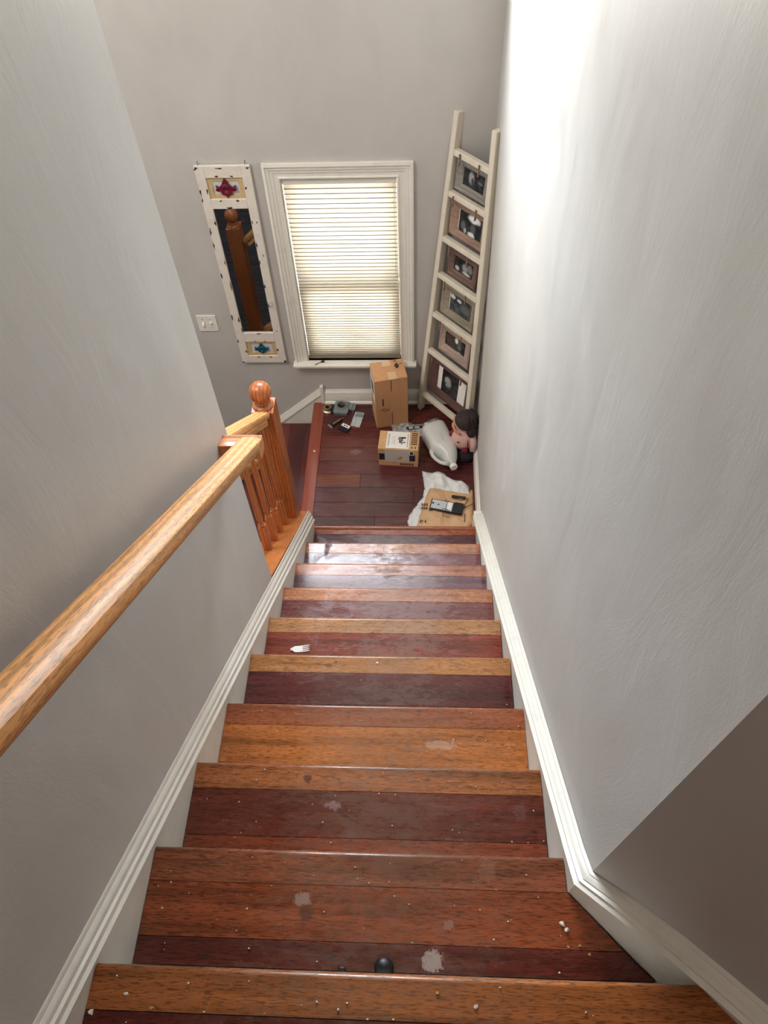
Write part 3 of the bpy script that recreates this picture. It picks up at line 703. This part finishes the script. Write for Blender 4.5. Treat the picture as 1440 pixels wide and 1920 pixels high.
for i, (u0, u1, v0, v1, a0, a1, c0, c1, col, lab) in enumerate(FR):
    uc_, vc_ = (u0+u1)/2, (v0+v1)/2
    f = empty('picture_frame'); M = LM.copy(); M.translation = LM @ Vector((uc_, .008, vc_)); f.matrix_world = M
    tag(f, lab, 'picture frame', 'pictures hung on the ladder')
    a0 -= uc_; a1 -= uc_; c0 -= vc_; c1 -= vc_; x0 = u0-uc_; x1 = u1-uc_; z0 = v0-vc_; z1 = v1-vc_
    P = [(0, .014), (0, -.002), (.15, -.006), (.3, -.005), (.4, -.001), (.75, -.001), (.88, .003), (1, .004), (1, .014)]
    def ring(X, Z, X2, Z2): return [(X+(X2-X)*t, h, Z+(Z2-Z)*t) for t, h in P]
    cs = [((x0, z0), (a0, c0)), ((x1, z0), (a1, c0)), ((x1, z1), (a1, c1)), ((x0, z1), (a0, c1)), ((x0, z0), (a0, c0))]
    m = MB().loft([ring(*p, *q_) for p, q_ in cs], caps=False)
    m.build('frame', 'frame_wood', f, color=tuple(v*.88 for v in col), auto=True)
    if i == 5:
        MB().box(a0, a1, .0085, .0105, c0, c1).build('mat', 'paper_white', f)
        MB().box(a0+.034, a1-.062, .0075, .0084, c0+.0, c1-.004).build('photograph', 'photo_f', f)
    else:
        MB().box(a0, a1, .008, .0105, c0, c1).build('photograph', PH[i].name, f)
        if i in (1, 3): MB().box(a0, a0+.004, .0068, .0079, c0, c1).build('mat_edge', 'paper_white', f)
    for n_, u in enumerate(PINS[i]):
        zt = v1+.022
        cp = empty('clothespin'); M = LM.copy(); M.translation = LM @ Vector((u, -.019, v1-.008)); cp.matrix_world = M
        side = 'left' if n_ == 0 else 'right'
        which = ['topmost grey', 'second', 'third', 'fourth', 'pale fifth', 'lowest large'][i]
        tag(cp, f'small wooden clothespin at the {side} top of the {which} picture frame', 'clothespin', 'clothespins on the ladder')
        pm = MB()
        pm.loft([[(-.0035, -.005, z_), (.0035, -.005, z_), (.0035, -.0, z_), (-.0035, -.0, z_)] for z_ in (-.022, .032)])
        pm.build('prong', 'clothespin_wood', cp, bevel=.001)
        MB().loft([[(-.0035, .001, z_), (.0035, .001, z_), (.0035, .0025, z_), (-.0035, .0025, z_)] for z_ in (-.020, .004)]).build('prong', 'clothespin_wood', cp)
        MB().tube([(-.005, -.002, .004), (.005, -.002, .004)], .003, 8).build('spring', 'steel', cp)

# ------------------------------------------------------------------ things on the landing
# tall carton
a_ = math.atan2(.041, .191)
tb = tag(empty('cardboard_box', (.3675, .963, 0), a_), 'tall brown cardboard box standing on the landing below the window', 'box')
hw, hd, hh = .0985, .082, .392
MB().box(-hw, hw, -hd, hd, .0005, hh).build('carton', 'cardboard', tb, bevel=.0025)
fp = MB().box(-hw+.001, hw-.001, -hd+.001, -hd+.034, hh+.0002, hh+.0016); fp.build('top_flap', 'cardboard', tb)
MB().box(-.012, .036, -hd-.0006, -hd+.060, hh+.0018, hh+.0024).build('tape', 'packing_tape', tb)
MB().box(-.030, .018, hd-.05, hd, hh+.0004, hh+.001).build('tape', 'packing_tape', tb)
MB().box(-hw-.0008, -hw-.0002, -.062, .070, .19, .365).build('shipping_label', 'paper_white', tb)
MB().box(-hw-.0012, -hw-.0009, -.035, .040, .235, .33).build('label_print', 'slate_print', tb)
b = MB().box(.045, .062, .005, .045, hh+.0003, hh+.0008); b.box(.052, .058, .045, .052, hh+.0003, hh+.0008); b.box(.040, .068, .020, .032, hh+.0003, hh+.0009); b.box(.072, .090, .036, .040, hh+.0003, hh+.0008); b.box(.040, .058, .063, .068, hh+.0003, hh+.0008)
b.build('printed_mark', 'ink', tb)
for x0_, x1_, z0_, z1_ in ((-.0025, .0025, .30, .385), (-.0025, .0025, .02, .12), (-.058, -.048, .185, .245)): MB().box(x0_, x1_, -hd-.0006, -hd-.0001, z0_, z1_).build('seam', 'ink_brown', tb)
b = MB().tube([(-.075, -hd-.0006, .150), (-.05, -hd-.0006, .165), (-.02, -hd-.0006, .150), (-.015, -hd-.0006, .165)], .0018, 6); b.tube([(-.060, -hd-.0006, .150), (-.04, -hd-.0006, .138), (-.022, -hd-.0006, .150)], .0018, 6)
b.build('printed_arrow', 'ink_brown', tb)

# small printed case with labels
sa = math.atan2(-.017, .24)
sb = tag(empty('small_carton', (.4315, .632, 0), sa), 'small brown carton with a white label lying in the middle of the landing', 'box')
hw, hd, hh = .1165, .0705, .150
MB().box(-hw, hw, -hd, hd, .0005, hh).build('carton', 'cardboard_light', sb, bevel=.002)
MB().box(-.072, .062, -hd+.008, hd-.004, hh+.0002, hh+.0008).build('white_label', 'paper_white', sb)
b = MB()
for (x, y_, w_, h_) in ((.010, .022, .034, .007), (.028, .022, .012, .009), (.004, .010, .030, .008), (.022, .016, .026, .005), (.008, -.002, .024, .009), (.006, -.014, .018, .010), (.024, -.016, .010, .008), (.014, -.026, .008, .008)):
    b.box(x-w_/2+.004, x+w_/2+.004, y_-h_/2, y_+h_/2, hh+.0009, hh+.0013)
b.poly([(.034, -.010), (.042, -.014), (.034, -.020)], hh+.0009, hh+.0013, 'Z')
for i in range(9): b.box(-.062, -.056, -.048+i*.011, -.042+i*.011, hh+.0009, hh+.0012); b.box(.050, .054, -.050+i*.0115, -.043+i*.0115, hh+.0009, hh+.0012)
b.build('lettering', 'ink', sb)['kind'] = 'stuff'
b = MB()
for i in range(7): b.box(-.026, -.022, -.032+i*.009, -.026+i*.009, hh+.0009, hh+.0012); b.box(-.032, -.029, -.032+i*.009, -.025+i*.009, hh+.0009, hh+.0012); b.box(-.040, -.038, -.036+i*.009, -.029+i*.009, hh+.0009, hh+.0012)
b.build('small_print', 'paper_grey', sb)
b = MB()
for i in range(6): b.box(.072, .108, -.030+i*.0165, -.020+i*.0165, hh+.0002, hh+.0007)
b.box(.074, .084, -.058, -.046, hh+.0002, hh+.0007); b.box(.094, .104, -.058, -.046, hh+.0002, hh+.0007)
b.build('printed_panel', 'ink_brown', sb)
MB().box(-.112, .100, -hd-.0006, -hd-.0001, .052, .108).build('dark_band', 'slate_print', sb)
MB().box(-.078, .066, -hd-.0016, -hd-.0008, .040, .146).build('packing_slip', 'paper_grey', sb)
MB().box(.0665, .092, -hd-.0014, -hd-.0007, .104, .142).build('barcode_label', 'paper_white', sb)
MB().box(.070, .088, -hd-.0019, -hd-.0015, .110, .136).build('barcode', 'ink', sb)
MB().poly([(.0, .060), (.010, .062), (.022, .068), (.026, .082), (.018, .092), (.008, .090), (.004, .076), (-.008, .070)], -hd-.0021, -hd-.0017, 'Y').build('yellow_mark', 'yellow_print', sb)
b = MB()
for i in range(5): b.box(.010+i*.017, .022+i*.017, -hd-.0006, -hd-.0001, .010, .030)
b.build('printed_squares', 'ink_brown', sb)

# milk jug lying on its side
jb = Vector((.627, .79, .076)); jt = Vector((.752, .490, .076)); jd = (jt-jb); JL = jd.length
jug = tag(empty('plastic_jug'), 'milky white plastic gallon jug lying on its side on the landing', 'jug')
jx = jd.normalized(); jz = Vector((0, 0, 1)); jy = jz.cross(jx).normalized()
M = Matrix((jx, jy, jz)).transposed().to_4x4(); M.translation = jb; jug.matrix_world = M
def sup(r, n=28, p=3.0, off=0, x=0, sy=1, sz=1):
    out = []
    for k in range(n):
        a = 2*math.pi*k/n; c, s_ = math.cos(a), math.sin(a)
        out.append((x, off+r*sy*math.copysign(abs(c)**(2/p), c), r*sz*math.copysign(abs(s_)**(2/p), s_)))
    return out
rings = [sup(.055, x=0, p=3.5), sup(.069, x=.004, p=3.5), sup(.0745, x=.016, p=3.6), sup(.075, x=.08, p=3.4), sup(.0735, x=.12, p=3.2), sup(.075, x=.17, p=3.2), sup(.070, x=.200, p=2.8, off=.006, sy=.90), sup(.060, x=.235, p=2.4, off=.010, sy=.84), sup(.046, x=.264, p=2.1, off=.006, sy=.9), sup(.030, x=.290, p=2), sup(.021, x=.300, p=2), sup(.020, x=.312, p=2)]
MB().loft(rings).build('body', 'milky_plastic', jug, smooth=True)
MB().tube([(.292, -.016, .010), (.288, -.040, .012), (.272, -.062, .014), (.240, -.078, .014), (.205, -.084, .012), (.172, -.078, .008), (.150, -.062, .004)], [.012, .012, .0105, .0105, .011, .013, .016], 12).build('handle', 'milky_plastic', jug, smooth=True)
MB().tube([(.308, 0, 0), (.311, 0, 0), (.326, 0, 0), (.329, 0, 0)], [.021, .0225, .0225, .020], 22).build('cap', 'white_plastic', jug, auto=True)
b = MB().box(.13, .17, -.0022, .0022, .0742, .0752); b.box(.115, .122, -.004, .004, .0742, .0752); b.build('faded_label', 'tan_wood', jug)

# doll sitting against the right wall
dl = tag(empty('doll', (.806, .66, 0), -.25), 'soft doll with dark brown hair and pink dress slumped against the right wall', 'doll')
b = MB().ellipsoid((0, -.002, .142), (.069, .056, .078), 26, 18); b.build('dress', 'pink_cloth', dl, smooth=True)
b = MB().ellipsoid((.0, .02, .26), (.062, .060, .060), 24, 16); b.build('head', 'skin_cloth', dl, smooth=True)
b = MB().ellipsoid((.008, .018, .274), (.067, .066, .060), 28, 18); b.ellipsoid((.046, -.012, .225), (.030, .03, .05), 16, 10); b.ellipsoid((-.02, .06, .245), (.04, .03, .05), 16, 10)
hr = b.build('hair', 'hair', dl, smooth=True)
for i in range(7):
    a = math.radians(-70+i*23)
    MB().tube([(.008+.020*math.cos(a), .018+.02*math.sin(a), .334), (.008+.052*math.cos(a), .018+.050*math.sin(a), .316), (.008+.071*math.cos(a), .018+.067*math.sin(a), .278)], [.006, .009, .006], 8).build('hair_lock', 'hair', hr, smooth=True)
b = MB().tube([(-.058+.008*0, .048, .262), (-.062, .02, .246), (-.058, -.014, .236), (-.040, -.042, .228), (-.012, -.052, .224)], .0075, 10); b.build('headband', 'hair_trim', dl, smooth=True)
b = MB().tube([(.052, -.008, .185), (.066, -.028, .140), (.066, -.045, .095)], [.020, .022, .018], 14); b.build('arm', 'pink_cloth', dl, smooth=True)
b = MB().tube([(-.050, .010, .185), (-.068, .010, .15), (-.076, .0, .11)], [.016, .018, .014], 14); b.build('arm', 'crimson_cloth', dl, smooth=True)
b = MB().ellipsoid((-.062, .014, .105), (.030, .032, .030), 16, 10); b.build('crimson_bow', 'crimson_cloth', dl, smooth=True)
b = MB().ellipsoid((-.066, .045, .185), (.014, .016, .03), 12, 8); b.build('cuff', 'cream_cloth', dl, smooth=True)
b = MB().ellipsoid((.022, -.040, .042), (.052, .046, .0405), 22, 12); b.build('skirt', 'black_cloth', dl, smooth=True)
b = MB().ellipsoid((.022, -.056, .098), (.021, .012, .021), 14, 10); b.build('pocket', 'crimson_cloth', dl, smooth=True)
b = MB().tube([(.020, .0, .214), (.032, -.036, .185), (.040, -.058, .14), (.036, -.062, .105)], .0035, 8); b.build('strap', 'crimson_cloth', dl, smooth=True)
for x, z_ in ((-.018, .165), (-.014, .112)):
    MB().ellipsoid((x, -.066+abs(z_-.135)*.12, z_), (.008, .004, .005), 10, 6).build('button', 'hair', dl, smooth=True)
MB().box(-.020, .0, .055, .07, .002, .12).build('leg', 'skin_cloth', dl, bevel=.006)

# clear packaging lying behind the small carton
pk = tag(empty('plastic_packaging', (.53, .86, 0), .12), 'flattened clear plastic packaging on the floor between the box and the jug', 'packaging')
n = 14; random.seed(5); vs = []; fs = []
for j in range(6):
    for i in range(n+1):
        vs.append((-.15+.30*i/n + random.uniform(-.004, .004), -.055+.105*j/5+random.uniform(-.004, .004)+.02*math.sin(i*.6), .003+abs(random.gauss(0, .006))))
for j in range(5):
    for i in range(n): a = j*(n+1)+i; fs.append((a, a+1, a+n+2, a+n+1))
o = MB().add(vs, fs).build('film', 'clear_film', pk, smooth=True); sm_ = o.modifiers.new('solid', 'SOLIDIFY'); sm_.thickness = .0008
MB().box(.055, .085, .005, .033, .010, .0115).build('paper_insert', 'paper_white', pk)
MB().box(-.06, .04, -.01, .012, .0125, .0135).build('dark_insert', 'bare_dark_wood', pk)
MB().box(-.045, -.02, -.008, .008, .0138, .0145).build('print', 'paper_grey', pk); MB().box(-.01, .02, -.008, .006, .0138, .0145).build('print', 'paper_grey', pk)
cpb = tag(empty('bottle_cap', (.412, .815, 0)), 'tiny white cap on the floor behind the small carton', 'cap')
MB().lathe([(.0001, .0005), (.009, .0005), (.0095, .003), (.009, .012), (.006, .0145), (.0001, .015)], 14).build('shell', 'white_plastic', cpb, smooth=True)
MB().lathe([(.0098, .001), (.0102, .002), (.0098, .003)], 14).build('rim', 'white_plastic', cpb)

# white bag under a flattened kraft bag
def sheet(name, outline, h, mat, par, nz=.006, seed=1, res=26, thick=.0015, waves=()):
    random.seed(seed)
    xs = [p[0] for p in outline]; yy = [p[1] for p in outline]; x0, x1, y0, y1 = min(xs), max(xs), min(yy), max(yy)
    def inside(x, y):
        c = False; j = len(outline)-1
        for i in range(len(outline)):
            xi, yi = outline[i]; xj, yj = outline[j]
            if (yi > y) != (yj > y) and x < (xj-xi)*(y-yi)/(yj-yi)+xi: c = not c
            j = i
        return c
    def dist(x, y):
        dmin = 9; q = None
        for i in range(len(outline)):
            ax, ay = outline[i-1]; bx, by = outline[i]; dx, dy = bx-ax, by-ay
            t = max(0, min(1, ((x-ax)*dx+(y-ay)*dy)/(dx*dx+dy*dy+1e-12))); px, py = ax+t*dx, ay+t*dy; dd = math.hypot(x-px, y-py)
            if dd < dmin: dmin = dd; q = (px, py)
        return dmin, q
    idx = {}; vs = []; fs = []; sx_, sy_ = (x1-x0)/res, (y1-y0)/res
    from mathutils import noise as NZ
    def vert(i, j):
        if (i, j) in idx: return idx[(i, j)]
        x, y = x0+i*sx_, y0+j*sy_; dd, q_ = dist(x, y)
        if not inside(x, y) or dd < min(sx_, sy_)*.45: x, y = q_; dd = 0
        z_ = h(x, y)*min(1, dd/.02) + max(0, NZ.noise(Vector((x*38, y*38, seed*7.7)))*nz + nz*.6)*min(1, .35+dd/.02) + .0012
        for (ax, ay, fr, amp) in waves: z_ += amp*abs(math.sin((x*ax+y*ay)*fr))*min(1, dd/.015)
        idx[(i, j)] = len(vs); vs.append((x, y, z_)); return idx[(i, j)]
    for i in range(res):
        for j in range(res):
            if inside(x0+(i+.5)*sx_, y0+(j+.5)*sy_): fs.append((vert(i, j), vert(i+1, j), vert(i+1, j+1), vert(i, j+1)))
    # vertices stored relative to the parent
    o_ = Vector(par.location); vs = [(v[0]-o_[0], v[1]-o_[1], v[2]-o_[2]) for v in vs]
    o = MB().add(vs, fs).build(name, mat, par, smooth=True)
    s_ = o.modifiers.new('solid', 'SOLIDIFY'); s_.thickness = thick; s_.offset = 0
    return o
wb = tag(empty('white_bag', (.66, .30, 0)), 'crumpled white plastic mailing bag lying under the brown paper bag', 'bag')
wo_ = [(.566, .525), (.60, .512), (.630, .508), (.657, .520), (.69, .505), (.722, .470), (.77, .452), (.80, .445), (.838, .412), (.842, .36), (.846, .330), (.80, .27), (.56, .06), (.515, .055), (.497, .10), (.486, .155), (.497, .205), (.535, .27), (.572, .33), (.582, .40), (.574, .46)]
sheet('bag', wo_, lambda x, y: (.006+.030*math.exp(-((x-.68)**2+(y-.46)**2)/.003)+.022*math.exp(-((x-.79)**2+(y-.41)**2)/.0012)+.010*abs(math.sin((x*1.0+y*.6)*52)))*(1 if y > .40 else max(.25, 1-(.40-y)*14)), 'plastic_film_white', wb, .004, 3, 40, .0012, waves=())
kb = tag(empty('paper_bag', (.71, .22, .012)), 'flattened torn brown paper bag on the landing edge, beside the right wall', 'bag')
ko = [(.604, .392), (.64, .392), (.70, .380), (.78, .362), (.838, .352), (.846, .385), (.860, .385), (.862, .34), (.8605, .27), (.8605, .125), (.840, .120), (.846, .03), (.530, .03), (.536, .13), (.563, .24), (.588, .33)]
sheet('bag', ko, lambda x, y: .022+.008*math.exp(-((x-.64)**2)/.003), 'kraft_paper', kb, .004, 8, 28, .001, waves=((1, .1, 30, .0015),))
def onk(x, y, z_): return (x-.71, y-.22, z_-.012)
b = MB()
def bk(x0, x1, y0, y1, z0=.0325, z1=.034): b.box(*[v for p in zip(onk(x0, y0, z0), onk(x1, y1, z1)) for v in p])
for i in range(3): bk(.565+i*.013, .574+i*.013, .245, .262); bk(.563+i*.013, .573+i*.013, .222, .236)
for i in range(4): bk(.607+i*.012, .613+i*.012, .210-i*.003, .222-i*.003)
bk(.556, .562, .128, .146); bk(.566, .572, .136, .148); bk(.583, .590, .128, .146)
b.build('printed_marks', 'ink_brown', kb)
b = MB(); b.tube([onk(.790, .225, .034), onk(.815, .235, .037), (.835-.71, .247-.22, .026), onk(.860, .262, .034)], .0022, 6); b.tube([onk(.826, .285, .034), onk(.812, .262, .035), onk(.803, .232, .034)], .002, 6); b.tube([onk(.806, .19, .034), onk(.803, .135, .034)], .002, 6)
b.build('torn_crease', 'bare_dark_wood', kb)

# black and silver gadget with a cord, on the paper bag
ga = math.atan2(-.04, .175)
gd = tag(empty('gadget', (.7055, .232, .0345), ga), 'black and silver rectangular gadget with a thin cord wrapped round it, on the brown bag', 'gadget')
MB().box(-.093, .093, -.038, .038, 0, .013).build('case', 'black_plastic', gd, bevel=.008, segs=3)
MB().box(-.086, .034, -.030, .030, .0131, .0155).build('silver_plate', 'silver_paint', gd, bevel=.003)
b = MB(); b.tube([(-.078, .004, .0156), (-.078, .004, .017)], .006, 14); b.tube([(-.046, .0, .0156), (-.046, .0, .0165)], .005, 14); b.build('hole', 'black_plastic', gd)
MB().box(.000, .028, -.024, .026, .0156, .0162).build('sticker', 'paper_white', gd)
MB().box(.040, .091, -.036, .036, .0131, .020).build('end_block', 'black_plastic', gd, bevel=.004)
b = MB(); b.tube([(-.015, .055, .004), (-.012, .041, .012), (-.004, .030, .0185), (-.001, .018, .0185), (.0, -.02, .0185), (-.002, -.036, .014), (-.012, -.043, .006), (-.014, -.060, .0012), (.026, -.062, .0012), (.028, -.046, .0012)], .0013, 6)
b.tube([(-.02, .034, .0175), (-.004, .028, .0185), (.008, .036, .0175)], .0013, 6); b.tube([(-.022, -.024, .0175), (.0, -.022, .0175), (.02, -.028, .0175)], .0013, 6)
b.build('cord', 'black_plastic', gd, smooth=True)
lp = tag(empty('latch_piece', (.785, .300, .0345), -.15), 'brown metal hardware piece with a shiny tip, above the gadget on the bag', 'hardware')
MB().box(-.050, .030, -.008, .008, 0, .010).build('body', 'dark_bronze', lp, bevel=.002); MB().tube([(.030, 0, .006), (.048, 0, .006)], [.006, .005], 12).build('tip', 'steel', lp)
MB().box(-.01, .012, -.013, -.0085, 0, .007).build('clip', 'steel', lp)

# door hardware by the back wall
rg = tag(empty('brass_collar', (-.030, 1.018, 0)), 'round brass door knob collar at the back left of the landing', 'hardware')
MB().loft([[(r*math.cos(t), r*math.sin(t), z_) for t in [2*math.pi*k/26 for k in range(26)]] for r, z_ in ((.034, .0005), (.035, .004), (.031, .010), (.026, .013), (.024, .026), (.022, .031), (.0165, .032), (.0165, .004))], caps=False).build('collar', 'brass', rg, auto=True)
MB().loft([[(r*math.cos(t), r*math.sin(t), z_) for t in [2*math.pi*k/22 for k in range(22)]] for r, z_ in ((.0168, .022), (.0166, .0235), (.011, .024), (.011, .020))], caps=False).build('inner_ring', 'dark_bronze', rg)
MB().lathe([(.0001, .0008), (.0162, .0008), (.0162, .003), (.0001, .003)], 18).build('core', 'black_plastic', rg)
sc_ = tag(empty('screw', (-.030, 1.060, 0)), 'single small shiny screw on the floor behind the brass collar', 'screw')
MB().tube([(0, 0, .0005), (0, 0, .003)], [.0045, .004], 12).build('head', 'steel', sc_); MB().tube([(0, 0, .003), (.0, .0, .014)], [.002, .001], 8).build('shank', 'steel', sc_)
gp = tag(empty('mounting_plate', (.058, 1.028, 0), -.10), 'grey metal lock mounting plate with a large round hole near the back wall', 'hardware')
n = 32; ro_ = []; ri_ = []
for k_ in range(n):
    t = 2*math.pi*k_/n; c, s_ = math.cos(t), math.sin(t); kx = min(.046/abs(c) if abs(c) > 1e-6 else 9, (.050 if s_ > 0 else .055)/abs(s_) if abs(s_) > 1e-6 else 9)
    ro_.append((c*kx, s_*kx)); ri_.append((.027*c, .010+.027*s_))
zs = .022
MB().loft([[(x, y_, zs) for x, y_ in ri_], [(x, y_, zs) for x, y_ in ro_], [(x, y_, zs-.012) for x, y_ in ro_], [(x, y_, zs-.012) for x, y_ in ri_], [(x, y_, zs) for x, y_ in ri_]], caps=False).build('plate', 'grey_metal', gp, auto=True)
MB().loft([[(r*math.cos(2*math.pi*k/n), .010+r*math.sin(2*math.pi*k/n), z_) for k in range(n)] for r, z_ in ((.0275, .0222), (.0275, .030), (.0345, .030), (.0355, .0222))], caps=False).build('raised_ring', 'grey_metal', gp, auto=True)
MB().box(.047, .088, -.012, .040, .003, .020).build('latch_bracket', 'grey_metal', gp, bevel=.003)
MB().box(.058, .070, -.006, .034, .0201, .026).build('bracket_rib', 'grey_metal', gp, bevel=.002)
MB().tube([(.078, -.036, .006), (.078, -.012, .012)], .004, 8).build('bolt', 'steel', gp)
MB().box(-.062, -.047, -.045, .005, .0005, .020).build('dark_spacer', 'black_cloth', gp, bevel=.002)
MB().loft([[(x*.97, y_*.97, z_) for x, y_ in ro_] if j in (0, 3) else [(x*1.02, .010+(y_-.010)*1.02, z_) for x, y_ in ri_] for j, z_ in ((0, .0005), (1, .0005), (2, .0099), (3, .0099), (0, .0005))], caps=False).build('backing_rim', 'grey_metal', gp)
lb = tag(empty('lock_body', (.035, .905, 0), .75), 'dark bronze door latch with a brass bolt lying left of the booklet', 'hardware')
MB().box(-.045, .035, -.010, .010, .0005, .016).build('body', 'dark_bronze', lb, bevel=.002); MB().box(-.030, .035, -.004, .004, .0161, .019).build('bolt', 'brass', lb, bevel=.001)
MB().tube([(.040, 0, .010), (.052, 0, .010)], [.008, .006], 12).build('tip', 'steel', lb); MB().box(-.055, -.045, -.020, .020, .0005, .014).build('faceplate', 'grey_metal', lb, bevel=.001)
ca = tag(empty('hardware_card', (.085, .862, 0), -.55), 'black card with a small white label beside the door latch', 'card')
MB().box(-.036, .036, -.026, .026, .0005, .010).build('card', 'black_cloth', ca, bevel=.001)
MB().box(-.027, .029, .004, .027, .0102, .0115).build('white_label', 'paper_white', ca); MB().box(-.012, .0, .011, .019, .0116, .0119).build('print', 'ink', ca); MB().box(.006, .016, .011, .019, .0116, .0119).build('print', 'ink', ca)
bk_ = tag(empty('booklet_pouch', (.160, .930, 0), -.12), 'clear bag holding a folded white instruction sheet left of the tall box', 'bag')
MB().poly([(-.032, -.05), (.026, -.058), (.034, .052), (-.020, .058)], .0005, .005, 'Z').build('sheet', 'paper_white', bk_)
b = MB(); random.seed(9)
for i in range(10): b.box(-.018+random.uniform(-.006, .003), .012+random.uniform(-.01, .008), -.044+i*.006, -.0425+i*.006, .0051, .0054)
b.build('printed_lines', 'paper_grey', bk_)
MB().poly([(-.034, -.052), (.028, -.060), (.037, .064), (-.022, .070)], .0056, .0066, 'Z').build('film', 'clear_film', bk_)
MB().box(-.018, .030, .024, .048, .0068, .011).build('dark_parts', 'grey_metal', bk_, bevel=.002)

# ------------------------------------------------------------------ small things on the steps
fk = tag(empty('plastic_fork', (.128, -1.081, .95), .10), 'white plastic fork head, handle missing, lying on a tread near the left skirt', 'fork')
b = MB().loft([[(x, -w_, z_), (x, w_, z_), (x, w_, z_+.0016), (x, -w_, z_+.0016)] for x, w_, z_ in ((-.034, .004, .004), (-.028, .005, .005), (-.018, .012, .002), (.0, .0125, .0008), (.010, .0125, .002))])
b.build('handle', 'white_plastic', fk, bevel=.0005)
for i in range(4):
    y_ = -.0105+i*.007
    MB().loft([[(x, y_-w_, z_), (x, y_+w_, z_), (x, y_+w_, z_+.0014), (x, y_-w_, z_+.0014)] for x, w_, z_ in ((.010, .0021, .002), (.025, .0019, .004), (.036, .0008, .006))]).build('tine', 'white_plastic', fk)
toe = tag(empty('rubber_toe', (.494, -2.1085, 1.71)), 'black rounded object with a pale stripe against the top step', 'object')
MB().lathe([(.0001, .0005), (.0185, .0005), (.0190, .004), (.0175, .014), (.012, .021), (.0001, .023)], 22).build('shell', 'black_plastic', toe, smooth=True)
MB().tube([(.001, .0085, .0195), (-.0005, .0015, .0218)], .0009, 8).build('stripe', 'crumb', toe)
bit = tag(empty('black_bit', (.413, -2.113, 1.71)), 'tiny black crumb of rubber beside the black rounded object', 'debris')
MB().ellipsoid((0, 0, .0035), (.008, .005, .0034), 10, 6).build('lump', 'black_plastic', bit, smooth=True)
def flake(x, y_, z_, r, h, mat, seed):
    random.seed(seed); m = MB(); n = 7; base = []; mid = []
    for k_ in range(n):
        a = 2*math.pi*k_/n; q_ = r*random.uniform(.6, 1.15); base.append((q_*math.cos(a), q_*math.sin(a)*.8, .0003)); mid.append((q_*.75*math.cos(a+.2), q_*.6*math.sin(a+.2), h*random.uniform(.6, 1)))
    m.loft([base, mid]); o = m.build('foam_crumb', mat, smooth=False); o.location = (x, y_, z_); return o
CR = [(.843, -2.023, 1.71, .0065, .007, 'crumb', 'larger white foam crumb at the right end of the upper tread'),
      (.850, -2.033, 1.71, .0065, .006, 'crumb', 'white foam crumb touching the larger crumb on the upper tread'),
      (-.086, .678, 0.0, .0095, .004, 'crumb', 'white crumb on the landing border board'),
      (.112, -2.191, 1.9, .004, .002, 'crumb_tan', 'flat tan crumb near the left front of the top step'),
      (.064, -2.173, 1.9, .0042, .003, 'crumb', 'pale crumb near the left end of the top step nosing'),
      (.873, -2.059, 1.71, .0035, .003, 'crumb_tan', 'golden crumb right of the white foam crumbs'),
      (.851, -2.062, 1.71, .0035, .003, 'crumb_tan', 'golden crumb below the white foam crumbs'),
      (.890, -2.073, 1.71, .0035, .003, 'crumb_tan', 'golden crumb in the shadow of the flared baseboard'),
      (.010, -2.200, 1.9, .0065, .004, 'crumb', 'pale crumb wedged at the left end of the top step'),
      (.592, -2.155, 1.9, .0035, .003, 'crumb_tan', 'tan crumb in the middle of the top step nosing'),
      (.420, -1.216, 1.14, .0050, .003, 'crumb', 'white curled crumb on the nosing below the fork step'),
      (.655, -2.172, 1.9, .0045, .004, 'crumb', 'greyish crumb on the top step right of centre')]
for i, (x, y_, z_, r, h, mt, lab) in enumerate(CR): tag(flake(x, y_, z_, r, h, mt, 100+i), lab, 'crumb', 'larger crumbs on the steps')
gr = MB(); random.seed(21)
spec = [(9, (.167, -2.165)), (9, (.441, -2.174)), (9, (.365, -2.179)), (9, (.697, -2.144)), (9, (.847, -2.178)), (9, (.519, -2.194)), (8, (.089, -1.989)), (8, (.189, -1.989)), (8, (.258, -1.971)), (8, (.343, -1.949)), (8, (.213, -2.014)),
        (8, (.059, -2.09)), (8, (.058, -2.079)), (8, (.363, -2.101)), (8, (.829, -2.105)), (8, (.693, -2.066)), (8, (.511, -1.983)), (8, (.78, -1.936)), (7, (.502, -1.733)), (7, (.833, -1.762)), (7, (.359, -1.764)), (7, (.169, -1.803)), (7, (.634, -1.698)),
        (7, (.851, -1.829)), (6, (.104, -1.457)), (6, (.39, -1.481)), (6, (.156, -1.516)), (6, (.018, -1.563)), (6, (.837, -1.506)), (6, (.838, -1.488)), (6, (.023, -1.498)), (5, (.056, -1.243)), (5, (.552, -1.316)), (5, (.833, -1.349)), (5, (.369, -1.276)), (3, (.769, -.745)), (4, (.265, -.958))]
for k_ in (8, 7, 9, 6, 8, 7):
    for _ in range(14):
        y0 = NOSE[k_]; spec.append((k_, (random.uniform(.02, .84), y0-random.uniform(.01, .19 if k_ < 9 else .1))))
for k_, (x, y_) in spec:
    r = random.uniform(.0009, .0024); z_ = RISE*(k_+1)
    gr.loft([[(x+r*math.cos(a), y_+r*.8*math.sin(a), z_+.0003) for a in (0, 1.3, 2.4, 3.8, 5)], [(x+r*.6*math.cos(a), y_+r*.5*math.sin(a), z_+.0003+r) for a in (0, 1.3, 2.4, 3.8, 5)]])
tag(gr.build('scattered_crumbs', 'crumb'), 'fine pale crumbs and grit scattered over the upper treads', 'debris', kind='stuff')
